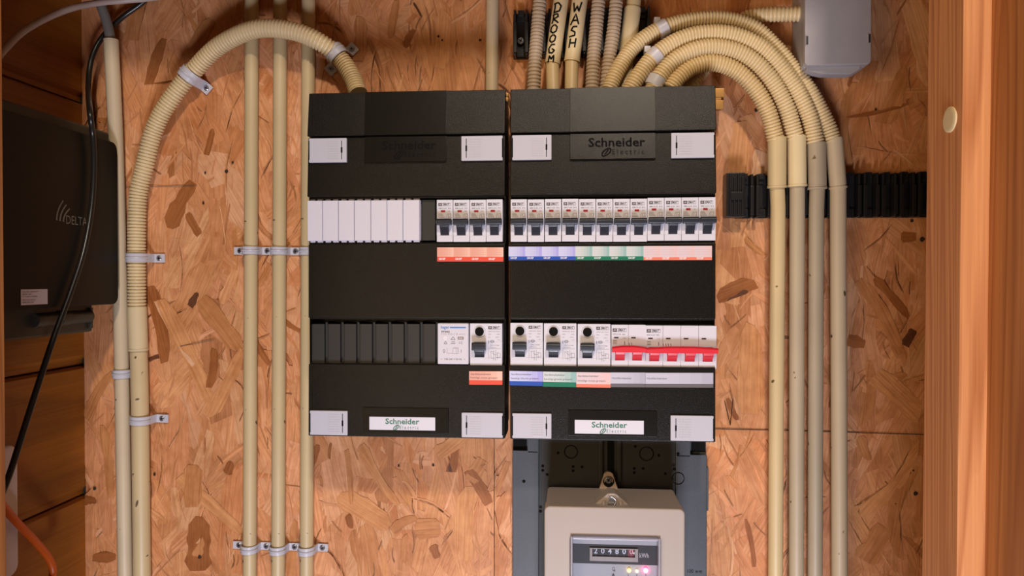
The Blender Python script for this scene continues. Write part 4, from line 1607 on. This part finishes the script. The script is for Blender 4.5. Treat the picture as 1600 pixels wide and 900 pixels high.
# bell transformer
A, B = at(683.5, 505, -0.0875), at(732.3, 569.5, -0.0875)
r = thing('bell_transformer', 'white rounded bell transformer module with blue writing in the left cabinet lower row', 'transformer', ((A.x + B.x) / 2, -0.0875, (A.z + B.z) / 2), None, True)
W_, H_ = B.x - A.x, A.z - B.z
mb = MB()
mb.box(-W_ / 2, W_ / 2, 0, 0.026, -H_ / 2, H_ / 2, 0, 0.0012, 3)
e = -0.0001
blue = (0.05, 0.22, 0.62)
dk = (0.05, 0.04, 0.04)
g = (0.22, 0.18, 0.17)
mb.text('hager', (-W_ * 0.26, e, H_ * 0.40), 0.0046, 1, blue, bold=0.02, width=W_ * 0.27)
mb.rect(-W_ * 0.10, W_ * 0.41, H_ * 0.382, H_ * 0.412, e, 1, blue)
mb.text('ST303', (-W_ * 0.24, e, H_ * 0.29), 0.0026, 1, dk, bold=0.03, width=W_ * 0.27)
mb.text('8 V~ 1 A', (0, e, H_ * 0.235), 0.0028, 1, g, width=W_ * 0.3)
for s_ in (-1, 1):
    mb.bar((s_ * W_ * 0.20, H_ * 0.235), (s_ * W_ * 0.33, H_ * 0.235), 0.0003, e, 1, g)
    mb.text('>' if s_ < 0 else '<', (s_ * W_ * 0.37, e, H_ * 0.235), 0.0026, 1, g)
    mb.text('>' if s_ < 0 else '<', (s_ * W_ * 0.37, e, -H_ * 0.375), 0.0026, 1, g)
mb.text('230-240 V 50 Hz', (0, e, -H_ * 0.375), 0.0026, 1, dk, width=W_ * 0.56)
mb.text('0', (-W_ * 0.29, e, -H_ * 0.185), 0.0060, 1, g)
mb.text('I', (W_ * 0.26, e, -H_ * 0.185), 0.0052, 1, g)
for a, b in (((-.19, -.10), (-.19, -.23)), ((-.19, -.23), (-.01, -.23)), ((-.01, -.23), (-.01, -.11)), ((-.01, -.11), (.15, -.11)), ((.15, -.11), (.15, -.24)), ((-.01, -.24), (.15, -.24)),
             ((.03, -.09), (.17, -.09)), ((.17, -.09), (.17, -.23)), ((.10, -.11), (.10, -.24)), ((.03, -.09), (.03, -.11))):
    mb.bar((a[0] * W_, a[1] * H_), (b[0] * W_, b[1] * H_), 0.00025, e, 1, g)
for s_ in (0,):
    mb.ring((-W_ * 0.25, 0, H_ * 0.135), (0, -1, 0), 0.0016, 0.0004, 0.0001, 1)
tri = [(0, 0.17), (-0.07, 0.10), (0.07, 0.10)]
for i in range(3):
    a, b = tri[i], tri[(i + 1) % 3]
    mb.bar((a[0] * W_, a[1] * H_), (b[0] * W_, b[1] * H_), 0.0004, e, 1, dk)
tri = [(-0.24, 0.06), (-0.29, 0.0), (-0.19, 0.0)]
for i in range(3):
    a, b = tri[i], tri[(i + 1) % 3]
    mb.bar((a[0] * W_, a[1] * H_), (b[0] * W_, b[1] * H_), 0.0004, e, 1, dk)
mb.rect(W_ * 0.15, W_ * 0.34, H_ * 0.105, H_ * 0.17, e, 1, (0.2, 0.17, 0.17))
mb.rect(W_ * 0.18, W_ * 0.31, H_ * 0.125, H_ * 0.15, e - 0.00005, 1, (0.6, 0.55, 0.55))
mb.text('VDE', (0, e, H_ * 0.045), 0.0022, 1, dk)
mb.rect(-W_ * 0.07, W_ * 0.07, H_ * 0.0, H_ * 0.012, e, 1, dk)
mb.text('ta 35', (W_ * 0.245, e, H_ * 0.045), 0.0020, 1, g)
mb.text('IP 20', (W_ * 0.245, e, H_ * 0.005), 0.0020, 1, g)
mb.build('module_body', ['meterwhite', 'print'] if 'meterwhite' in M else ['blank', 'print'], r)

# ================================================================== LABEL STRIPS
YS = -0.0889


def strip(name, label, cells, u0, u1, v0, v1, dv=0.0, frac=0.27, txt='GROEP', kind='group', Y=YS, group=None):
    """cells: list of (light colour, deeper colour, band colour)"""
    A, B = at(u0, v0, Y), at(u1, v0, Y)
    zt2, zb2 = A.z, at(u0, v1, Y).z
    sl = (at(u1, v0 + dv, Y).z - A.z) / (B.x - A.x)
    mb = MB()

    def q(xa, xb, za, zb3, y, col, m=0):
        f = lambda x, z_: (x, y, z_ + sl * (x - A.x))
        mb.add([f(xa, za), f(xb, za), f(xb, zb3), f(xa, zb3)], [(0, 1, 2, 3)], m, col)
    zm = zb2 + (zt2 - zb2) * frac
    n = len(cells)
    w_ = (B.x - A.x) / n
    # thin card carrying the print
    f = lambda x, y, z_: (x, y, z_ + sl * (x - A.x))
    mb.add([f(A.x, Y, zb2), f(B.x, Y, zb2), f(B.x, Y, zt2), f(A.x, Y, zt2), f(A.x, Y + 0.002, zb2), f(B.x, Y + 0.002, zb2), f(B.x, Y + 0.002, zt2), f(A.x, Y + 0.002, zt2)],
           [(0, 1, 2, 3), (4, 7, 6, 5), (0, 4, 5, 1), (1, 5, 6, 2), (2, 6, 7, 3), (3, 7, 4, 0)], 0, cells[0][0])
    for k, (lt, dp, bd) in enumerate(cells):
        xa = A.x + w_ * k
        S = 6
        for j in range(S):
            t = (j / (S - 1)) ** 2
            c = tuple(lt[i] + (dp[i] - lt[i]) * t for i in range(3))
            q(xa + w_ * j / S, xa + w_ * (j + 1) / S, zm, zt2, Y - 0.00008, c)
        q(xa, xa + w_, zb2, zm, Y - 0.00008, bd)
        if kind == 'group':
            mb.text(txt, (xa + w_ * 0.30, Y - 0.00016, (zb2 + zm) / 2 + 0.0002 + sl * (xa + w_ * 0.3 - A.x)), 0.0030, 0, (0.85, 0.85, 0.9), bold=0.02, width=w_ * 0.40)
            for j in range(3):
                q(xa + w_ * 0.06, xa + w_ * 0.94, zm + (zt2 - zm) * (0.25 + 0.22 * j), zm + (zt2 - zm) * (0.25 + 0.22 * j) + 0.00018, Y - 0.00012, tuple(c * 0.8 for c in lt))
    if kind != 'group':
        h = zt2 - zm
        L = txt
        for i, tx in enumerate(L):
            zz = zm + h * (0.68 - 0.40 * i) if len(L) > 1 else zm + h * 0.48
            wd = kind[i]
            mb.text(tx, (A.x + 0.0017 + wd / 2, Y - 0.00016, zz + sl * (0.0017 + wd / 2)), 0.0029, 0, (0.10, 0.09, 0.11), width=wd)
    o = mb.build(name, ['print'], None)
    return tag(o, label, 'label strip', group)


BLU = ((0.56, 0.60, 0.86), (0.38, 0.38, 0.80), (0.010, 0.070, 0.42))
GRN = ((0.58, 0.63, 0.66), (0.27, 0.47, 0.47), (0.0, 0.17, 0.10))
ORL = ((0.72, 0.36, 0.29), (0.80, 0.50, 0.42), (0.72, 0.075, 0.04))
ORR = ((0.66, 0.56, 0.62), (0.72, 0.52, 0.54), (0.78, 0.20, 0.13))
GRY = ((0.52, 0.53, 0.65), (0.42, 0.43, 0.54), (0.13, 0.12, 0.14))
strip('label_strip', 'orange banded strip of four GROEP labels under the left cabinet breakers', [ORL] * 4, 683, 786.5, 386.5, 408.5, 0, 0.33)
strip('label_strip', 'blue banded strip of four GROEP labels in the right cabinet', [BLU] * 4, 794.8, 899, 385.5, 406.5, -0.3, 0.28)
strip('label_strip', 'green banded strip of four GROEP labels in the right cabinet', [GRN] * 4, 899, 1005.5, 385, 406.5, -0.2, 0.28)
strip('label_strip', 'pale orange banded strip of four GROEP labels in the right cabinet', [ORR] * 4, 1005.5, 1112.5, 384.5, 406.5, -0.4, 0.20)
TX = ['Aardlekschakelaar', 'beveiligt %s groepen']
strip('label_strip', 'orange banded earth leakage label below the left cabinet residual current breaker', [ORL], 733, 785, 580, 601, 0.2, 0.33, [TX[0], TX[1] % 'oranje'], (0.0225, 0.0295))
strip('label_strip', 'blue banded earth leakage label in the right cabinet lower row', [BLU], 796, 848.5, 579.5, 602, 1.0, 0.30, [TX[0], TX[1] % 'blauwe'], (0.0225, 0.0300))
strip('label_strip', 'green banded earth leakage label in the right cabinet lower row', [GRN], 848, 900.5, 580.5, 604, 1.0, 0.32, [TX[0], TX[1] % 'groene'], (0.0225, 0.0300))
strip('label_strip', 'salmon banded earth leakage label in the right cabinet lower row', [ORR], 900.3, 954, 581.5, 605, 0.7, 0.22, [TX[0], TX[1] % 'oranje'], (0.0225, 0.0300))
strip('label_strip', 'grey banded label with one line under the two pole main switch', [GRY], 954, 1008.5, 582, 605, 0.2, 0.25, ['Hoofdschakelaar'], (0.0205,))
strip('label_strip', 'wide grey banded label with one line under the four pole main switch', [GRY], 1008.2, 1114.5, 582.5, 605.3, 0.2, 0.25, ['Hoofdschakelaar'], (0.0215,))

# ================================================================== METER BOARD AND METER
YM = -0.012
P0, P1 = at(800.5, 640, YM), at(1105, 640, YM)
r = thing('meter_board', 'dark slate plastic meter board mounted below the right cabinet', 'meter board', ((P0.x + P1.x) / 2, 0, -0.46))
mb = MB()
xa, xb = P0.x, P1.x
xi0, xi1 = at(842, 740, YM).x, at(1056, 740, YM).x
zt3 = -0.175
mb.box(xa, xb, -0.006, 0, -0.46, zt3, 0, 0.001)
mb.box(xa, xi0, YM, -0.004, -0.46, zpx(706, YM), 0, 0.0012)
mb.box(xi1, xb, YM, -0.004, -0.46, zpx(708, YM), 0, 0.0012)
mb.box(xa + at(824, 700, YM).x - at(800.5, 700, YM).x, xi0, YM, -0.004, zpx(710, YM), zt3, 0, 0.0008)
mb.box(xi1, at(1079, 700, YM).x, YM, -0.004, zpx(712, YM), zt3, 0, 0.0008)
mb.box(xb - 0.001, at(1107.5, 700, YM).x, YM + 0.001, -0.002, zpx(795, YM), zpx(728, YM), 0, 0.0004)
mb.build('board_frame', ['slate'], r)
mb = MB()
mb.box(xi0 - 0.0005, xi1 + 0.0005, -0.0072, -0.005, -0.46, zt3, 0)
cxm = at(953, 700, -0.008).x
mb.box(cxm - 0.013, cxm - 0.0085, -0.0105, -0.006, zpx(752, -0.009), zt3, 0, 0.0005)
mb.box(cxm + 0.0085, cxm + 0.013, -0.0105, -0.006, zpx(752, -0.009), zt3, 0, 0.0005)
mb.box(cxm - 0.003, cxm + 0.005, -0.0076, -0.006, zpx(745, -0.009), zt3, 1)
for (u, v, rr) in [(892, 706, 10.5), (1010, 709, 11)]:
    P = at(u, v, -0.0074)
    mb.ring(P, (0, -1, 0), mm(rr, 0), 0.0009, 0.0006, 1)
for (u, v) in [(872, 707.5), (848, 728), (848, 735), (855, 741.5), (895.5, 729), (895.5, 735.5), (909.5, 729.5), (991, 732), (991, 738.5), (1005, 732), (992.5, 697.5), (1029.5, 711.5), (1039.5, 740), (860, 761)]:
    mb.cyl(at(u, v, -0.0073), (0, -1, 0), mm(2.3, 0), 0.0002, 1, 12)
mb.build('recessed_panel', ['slate_dark', 'matte'], r)
mb = MB()
for (u, v) in [(818.5, 752), (844.5, 798.5), (1053.5, 733), (1059.5, 709)]:
    mb.cyl(at(u, v, YM - 0.0001), (0, -1, 0), mm(2.5, 0), 0.0002, 0, 12)
for u0_, u1_ in ((802, 823), (1080, 1102)):
    A_, B_ = at(u0_, 690, -0.0062), at(u1_, 706, -0.0062)
    mc = MB()
    mc.box(A_.x, B_.x, -0.0066, -0.006, B_.z, zt3, 0)
    mc.build('corner_recess', ['matte'], r)
P = at(1059.5, 747.5, YM)
mb.ring(P, (0, -1, 0), mm(9.5, 0), 0.0008, 0.0006, 0)
mb.text('100 mm', at(1085, 893, YM - 0.0003), 0.006, 0, width=mm(22, 0))
mb.build('hole_marks', ['matte'], r)

# the meter
YMF, YMB = -0.092, -0.022
A = at(850.5, 793, YMF)
B = at(1070.5, 797, YMF)
xa, xb = A.x, B.x
ztop = at(955, 793, YMF).z
cx = at(957, 790, YMF).x
ZB_ = -0.52
r = thing('energy_meter', 'beige kilowatt hour meter with counter and glowing lamps below the right cabinet', 'electricity meter', ((xa + xb) / 2, -0.012, ZB_))
mb = MB()
mb.box(xa + 0.0012, xb - 0.0012, -0.070, -0.0125, ZB_, ztop - 0.0006, 0, 0.0035, 3)
mb.build('meter_base', ['meter'], r)
mb = MB()
# front cover: a frame around the window opening
WX0, WX1 = at(891, 860, YMF).x, at(1032, 860, YMF).x
WZ = at(955, 838, YMF).z
mb.box(xa, WX0, YMF, -0.068, ZB_, ztop, 0, 0.0030, 3)
mb.box(WX1, xb, YMF, -0.068, ZB_, ztop, 0, 0.0030, 3)
mb = MB()
cz = ztop - 0.005
outer = []
R_ = 0.006
for (ox, oz, a0_) in ((xb - R_, ztop - R_, 0), (xa + R_, ztop - R_, PI / 2)):
    for k in range(6):
        t = a0_ + PI / 2 * k / 5
        outer.append((ox + R_ * math.cos(t), oz + R_ * math.sin(t)))
outer += [(xa, ZB_)]
R2 = 0.004
inner = [(WX0, ZB_)]
for (ox, oz, a0_) in ((WX0 + R2, WZ - R2, PI), (WX1 - R2, WZ - R2, PI / 2)):
    for k in range(6):
        t = a0_ - PI / 2 * k / 5
        inner.append((ox + R2 * math.cos(t), oz + R2 * math.sin(t)))
inner += [(WX1, ZB_), (xb, ZB_)]
poly = outer + inner
bm = bmesh.new()
fr_, bk_ = [], []
vf = [bm.verts.new((a, YMF, b)) for a, b in poly]
f0 = bm.faces.new(vf)
ret = bmesh.ops.extrude_face_region(bm, geom=[f0])
for g_ in ret['geom']:
    if isinstance(g_, bmesh.types.BMVert):
        g_.co.y = -0.068
bmesh.ops.recalc_face_normals(bm, faces=bm.faces[:])
fe = [e_ for e_ in bm.edges if all(abs(v_.co.y - YMF) < 1e-6 for v_ in e_.verts)]
bmesh.ops.bevel(bm, geom=fe, offset=0.0018, segments=3, profile=0.5, affect='EDGES')
bm.verts.index_update()
mb.add([v_.co.copy() for v_ in bm.verts], [tuple(v_.index for v_ in f_.verts) for f_ in bm.faces], 0)
bm.free()
mb.build('front_cover', ['meter'], r)
# lug with sealing screw at the cover's top edge
mb = MB()
tri = [(cx - 0.0185, ztop - 0.0005), (cx - 0.004, ztop + 0.0118), (cx + 0.004, ztop + 0.0118), (cx + 0.0185, ztop - 0.0005), (cx + 0.015, ztop - 0.002), (cx - 0.015, ztop - 0.002)]
mb.prism(tri, -0.080, -0.058, 0, 0.0008)
mb.box(cx - 0.0105, cx - 0.0078, -0.0835, -0.078, ztop - 0.001, ztop + 0.0042, 0, 0.0004)
mb.box(cx + 0.0078, cx + 0.0105, -0.0835, -0.078, ztop - 0.001, ztop + 0.0042, 0, 0.0004)
mb.build('seal_lug', ['meter'], r)
mb = MB()
c0 = V((cx, -0.0815, ztop + 0.0035))
mb.cyl(c0, (0.1, -1, 0.15), 0.0040, 0.0022, 0, 16)
mb.box(cx - 0.0045, cx + 0.0045, -0.0850, -0.0835, ztop + 0.0010, ztop + 0.0035, 0, 0.0004)
pts = smooth_path([c0 + V((-0.004, -0.003, 0.002)), c0 + V((-0.001, -0.005, 0.0065)), c0 + V((0.004, -0.004, 0.002)), c0 + V((0.002, -0.006, -0.003))], 0.001)
mb.tube(pts, 0.0005, 0, 6)
mb.build('seal_screw', ['steel'], r)
# hanging tab behind, with a keyhole and its screw
tx, tz = at(951, 752, -0.019).x, at(951, 752, -0.019).z
mb = MB()
pl = []
for k in range(9):
    t = PI * k / 8
    pl.append((tx + 0.0058 * math.cos(t), tz + 0.0060 + 0.0050 * math.sin(t)))
pl = [(tx + 0.0118, tz - 0.012)] + pl + [(tx - 0.0118, tz - 0.012)]
mb.prism(pl, -0.0185, -0.0125, 0, 0.0006)
mb.cyl((tx, -0.0186, tz - 0.0004), (0, -1, 0), 0.0064, 0.0003, 1, 24)
mb.cyl((tx, -0.0186, tz + 0.0005), (0, -1, 0), 0.0052, 0.0005, 0, 24)
mb.cyl((tx, -0.0186, tz - 0.0022), (0, -1, 0), 0.0048, 0.0007, 1, 24)
mb.build('hanging_tab', ['tab', 'matte'], r)
screw(r, (tx, -0.0190, tz + 0.0015), 0.0040, mat='steel')

# window: dial plate, counter, lamps, clear cover
YP = -0.0800
mb = MB()
mb.rect(WX0, WX1, ZB_, WZ, YP, 0, (0.42, 0.42, 0.44))
zk1, zk0 = at(960, 851, YP).z, at(960, 881.5, YP).z
mb.rect(WX0, WX1, zk0, zk1, YP - 0.0001, 0, (0.012, 0.012, 0.014))
mb.text('kWh', at(1006.5, 868.5, YP - 0.0003), 0.0075, 0, (0.62, 0.58, 0.60), width=mm(14, YP))
# small sign with arrow
P = at(958.5, 889, YP - 0.0003)
for k in range(14):
    t0, t1 = 2 * PI * k / 14, 2 * PI * (k + 1) / 14
    mb.bar((P.x + 0.0014 * math.cos(t0), P.z + 0.0016 * math.sin(t0)), (P.x + 0.0014 * math.cos(t1), P.z + 0.0016 * math.sin(t1)), 0.0004, P.y, 0, (0.12, 0.10, 0.10))
mb.bar((P.x - 0.001, P.z - 0.0018), (P.x + 0.002, P.z - 0.0026), 0.0006, P.y, 0, (0.12, 0.10, 0.10))
mb.bar((P.x + 0.0016, P.z - 0.0004), (P.x + 0.0016, P.z - 0.0028), 0.0004, P.y, 0, (0.12, 0.10, 0.10))
Q = at(958.2, 897.5, YP - 0.0003)
mb.add([(Q.x - 0.0018, Q.y, Q.z - 0.0016), (Q.x + 0.0018, Q.y, Q.z - 0.0016), (Q.x, Q.y, Q.z + 0.0016)], [(0, 1, 2)], 0, (0.03, 0.02, 0.03))
for u in (981.5, 995, 1009):
    Q = at(u, 899, YP - 0.0003)
    mb.bar((Q.x, Q.z + 0.0014), (Q.x, Q.z - 0.003), 0.0008, Q.y, 0, (0.10, 0.09, 0.09))
mb.text('LED', at(995, 906, YP - 0.0003), 0.004, 0, (0.12, 0.1, 0.1))
mb.build('dial_plate', ['print'], r)
A, B = at(921.5, 856, YP - 0.002), at(997, 878.5, YP - 0.002)
mb = MB()
y = YP - 0.002
ix0, ix1 = A.x + 0.0028, B.x - 0.0032
iz1, iz0 = A.z - 0.0010, B.z + 0.0050
for a, b, c, d in ((A.x, ix0, B.z, A.z), (ix1, B.x, B.z, A.z), (ix0, ix1, iz1, A.z), (ix0, ix1, B.z, iz0)):
    mb.box(a, b, y, YP, c, d, 0, 0.0002)
cw = mb.build('counter_frame', ['meter'], r)
mb = MB()
mb.rect(ix0, ix1, iz0, iz1, YP - 0.0004, 0, (0.010, 0.010, 0.012))
nd = 6
pw = (ix1 - ix0) / nd
for k, ch in enumerate('204800'):
    xx = ix0 + pw * (k + 0.48)
    if k == 5:
        mb.rect(ix0 + pw * 5, ix1 - pw * 0.12, iz0, iz1, YP - 0.0005, 0, (0.22, 0.025, 0.045))
    mb.text(ch, (xx, YP - 0.0007, (iz0 + iz1) / 2 + (iz1 - iz0) * 0.17), (iz1 - iz0) * 1.0, 0, (0.72, 0.74, 0.85) if k < 5 else (0.75, 0.42, 0.45), bold=0.01)
    mb.rect(ix0 + pw * (k + 0.94), ix0 + pw * (k + 1.0), iz0, iz1, YP - 0.0006, 0, (0.004, 0.004, 0.004))
for k, ch in enumerate('315911'):
    xx = ix0 + pw * (k + 0.48)
    mb.text(ch, (xx, YP - 0.0007, iz0 + (iz1 - iz0) * 0.12), (iz1 - iz0) * 0.40, 0, (0.17, 0.16, 0.15) if k < 5 else (0.6, 0.25, 0.28), bold=0.0)
mb.add([(ix1 - 0.0003, YP - 0.0008, (iz0 + iz1) / 2 - 0.0012), (ix1 - 0.0003, YP - 0.0008, (iz0 + iz1) / 2 + 0.0016), (ix1 - 0.0030, YP - 0.0008, (iz0 + iz1) / 2 + 0.0002)], [(0, 1, 2)], 0, (0.75, 0.72, 0.72))
mb.build('counter_drum', ['print'], cw)
for u, v, rr, mt in [(983, 891.5, 2.9, 'led_y'), (995.3, 892.5, 2.2, 'led_w'), (1009, 891.5, 3.6, 'led_r')]:
    mb = MB()
    mb.ball(at(u, v, YP - 0.002), mm(rr, YP), 0, 8)
    mb.build('indicator_lamp', [mt], r)
mb = MB()
# raised clear cover with a thick rim
mb.box(WX0 + 0.0006, WX1 - 0.0006, -0.0955, -0.0945, ZB_, WZ - 0.0006, 0, 0.0003)
o = mb.build('window_pane', ['clear'], r)
mb = MB()
for a, b, c, d in ((WX0 + 0.0002, WX0 + 0.0026, ZB_, WZ - 0.0002), (WX1 - 0.0026, WX1 - 0.0002, ZB_, WZ - 0.0002), (WX0 + 0.0026, WX1 - 0.0026, WZ - 0.0030, WZ - 0.0002)):
    mb.box(a, b, -0.0958, -0.081, c, d, 0, 0.0006)
M['rim'] = plastic('cloudy_clear_rim', (0.62, 0.62, 0.72), 0.25)
M['rim'].node_tree.nodes['Principled BSDF'].inputs['Transmission Weight'].default_value = 0.6
mb.build('window_rim', ['rim'], r)

# ================================================================== LEFT SIDE: INVERTER, CABLES, DEVICE
XF = -0.4800
pf = atx(184.5, 350, XF)
YFAR = pf.y
# front plane X chosen so the far edge stays clear of the back wall
for i in range(200):
    pf = atx(184.5, 350, XF)
    if pf.y > -0.012:
        XF += 0.0005
    else:
        break
YFAR = pf.y
ztf, zbf = atx(184, 224, XF).z, atx(183, 475, XF).z
YNEAR = -0.245
r = thing('inverter', 'black inverter housing mounted on the plank wall at the left', 'inverter', (XF, (YFAR + YNEAR) / 2, zbf))
mb = MB()
R_ = 0.010
pol = [(YNEAR, zbf), (YNEAR, ztf)]
pol = []
for (oy, oz, a0_) in ((YFAR - R_, ztf - R_, 0), (YNEAR + R_, ztf - R_, PI / 2), (YNEAR + R_, zbf + R_, PI), (YFAR - R_, zbf + R_, 3 * PI / 2)):
    for k in range(6):
        t = a0_ + PI / 2 * k / 5
        pol.append((oy + R_ * math.cos(t), oz + R_ * math.sin(t)))
mb.prism(pol, XF, XF - 0.010, 0, 0.0012, plane='yz')
mb.build('front_panel', ['inv'], r)
mb = MB()
mb.box(XW + 0.0002, XF - 0.009, YNEAR + 0.003, YFAR - 0.0005, zbf + 0.002, ztf + 0.013, 0, 0.004, 3)
mb.build('housing', ['inv2'], r)
mb = MB()
zl = atx(100, 522, XF - 0.02).z
mb.box(XW + 0.0002, XF - 0.014, YNEAR + 0.01, YFAR - 0.028, zl, zbf + 0.004, 0, 0.003, 3)
yc0, yc1 = atx(60, 505, XF - 0.008).y, atx(146, 495, XF - 0.008).y
cz = atx(110, 497, XF - 0.008).z
mb.tube([V((XF - 0.014, yc0, cz)), V((XF - 0.014, yc1, cz))], 0.0075, 0, 24)
mb.tube([V((XF - 0.014, (yc0 + yc1) / 2 - 0.008, cz)), V((XF - 0.014, (yc0 + yc1) / 2 + 0.006, cz))], 0.0088, 0, 24)
mb.box(XF - 0.030, XF - 0.010, yc1 - 0.001, yc1 + 0.003, cz - 0.014, cz + 0.010, 0, 0.0008)
mb.build('connector_tray', ['inv2'], r)
mb = MB()
ex, ey = (0, 1, 0), (0, 0, 1)
gold = (0.16, 0.145, 0.11)
Pd = atx(119.5, 344.5, XF + 0.0003)
wdt = atx(137, 344, XF).y - atx(105, 344, XF).y
mb.text('DELTA', (XF + 0.0003, Pd.y, Pd.z - 0.0008), 0.0135, 0, gold, ex, ey, width=wdt)
for k in range(3):
    y0 = atx(88 + 5.2 * k, 330, XF).y
    prev = None
    H0 = 0.022 - 0.0035 * k
    zb0 = atx(95, 345, XF).z - 0.0004 * k
    for j in range(8):
        t = j / 7
        p = (y0 + 0.0105 * t * t, zb0 + H0 * t)
        if prev:
            d = (V(p) - V(prev)).normalized()
            nn = V((-d.y, d.x)) * (0.0011 * (1.2 - 0.5 * t))
            mb.add([(XF + 0.0003, prev[0] - nn.x, prev[1] - nn.y), (XF + 0.0003, p[0] - nn.x, p[1] - nn.y), (XF + 0.0003, p[0] + nn.x, p[1] + nn.y), (XF + 0.0003, prev[0] + nn.x, prev[1] + nn.y)], [(0, 1, 2, 3)], 0, gold)
        prev = p
mb.build('maker_mark', ['print'], r)
mb = MB()
A, B = atx(32.5, 452.5, XF + 0.0004), atx(74.5, 475, XF + 0.0004)
mb.add([(XF + 0.0004, A.y, B.z), (XF + 0.0004, B.y, B.z), (XF + 0.0004, B.y, A.z), (XF + 0.0004, A.y, A.z)], [(0, 1, 2, 3)], 0, (0.62, 0.55, 0.55))
for k, (t, wd) in enumerate([('S/N 0612345107', 0.56), ('REV 00', 0.33), ('T11WM1M4800', 0.55), ('MAC 00-18-23', 0.46), ('000102-04', 0.40)]):
    hh = (A.z - B.z)
    zz = A.z - hh * (0.16 + 0.155 * k + (0.06 if k > 2 else 0))
    L = (B.y - A.y)
    mb.text(t, (XF + 0.0006, A.y + L * (0.05 + wd / 2), zz), 0.0018, 0, (0.08, 0.07, 0.07), ex, ey, width=L * wd)
mb.build('sticker', ['print'], r)

# white rounded device low on the plank wall
XD = XW + 0.030
P0 = atx(30.5, 800, XD)
zt4 = atx(22, 694, XD).z
r = thing('wall_device', 'white rounded flat device at the bottom left on the plank wall', 'network device', (XW, P0.y - 0.03, -0.38))
mb = MB()
yf, yn = P0.y, P0.y - 0.075
zb4 = atx(22, 900, XD).z
pol = []
R_ = 0.012
for (oy, oz, a0_) in ((yf - R_, zt4 - R_, 0), (yn + R_, zt4 - R_, PI / 2), (yn + R_, zb4 + R_, PI), (yf - R_, zb4 + R_, 3 * PI / 2)):
    for k in range(7):
        t = a0_ + PI / 2 * k / 6
        pol.append((oy + R_ * math.cos(t), oz + R_ * math.sin(t)))
mb.prism(pol, XD, XW + 0.0003, 0, 0.004, plane='yz', seg=3)
mb.build('device_body', ['device'], r)


def cable(label, ctrl, hw, mt, group=None, step=0.004):
    mb = MB()
    pts = smooth_path(ctrl, step)
    mb.tube(pts, hw, 0, 14)
    return tag(mb.build('cable', [mt], None), label, 'cable', group)


cable('black cable hanging from the top, crossing the black inverter and running down left',
      px_path([(246, -25, -0.008), (225, 2, -0.009), (190, 28, -0.012), (160, 58, -0.020), (143, 92, -0.030), (138, 135, -0.046)])
      + [atx(140.5, 175, XF + 0.010), atx(145, 212, XF + 0.007), atx(146.8, 262, XF + 0.006), atx(143, 325, XF + 0.006), atx(131, 392, XF + 0.006), atx(112, 452, XF + 0.006), atx(84, 528, XF + 0.006), atx(60, 600, XF + 0.0065), atx(37, 672, XF + 0.007), atx(17, 735, XF + 0.008), atx(3, 772, XF + 0.008)],
      0.0031, 'bcable')
cable('pale grey cable bowing from the left wall to the top behind the grey cable',
      [at(-12, 100, -0.19), at(8, 76, -0.17), at(35, 50, -0.14), at(75, 27, -0.10), at(115, 12, -0.07), at(150, 5, -0.045), at(190, 1, -0.025), at(235, -3, -0.016), at(300, -14, -0.012)], 0.0037, 'wcable')
cable('orange cable curling at the bottom left over the white device',
      [atx(-4, 778, XD + 0.012), atx(8, 795, XD + 0.010), atx(28, 818, XD + 0.008), atx(55, 846, XD + 0.006), atx(76, 872, XD + 0.004), atx(83, 892, XD + 0.004), atx(78, 906, XD + 0.004), atx(60, 918, XD + 0.006), atx(30, 935, XD + 0.01)],
      0.0040, 'ocable')


# put every conduit's Empty at the foot of its own geometry
for o in list(C.objects):
    if o.type == 'EMPTY' and o.parent is None and o.location.length < 1e-6 and o.get('label'):
        ps = [v.co for c in o.children for v in c.data.vertices]
        lo = min(ps, key=lambda p: p.z)
        base = V((lo.x, max(p.y for p in ps), lo.z))
        o.location = base
        for c in o.children:
            c.location = c.location - base
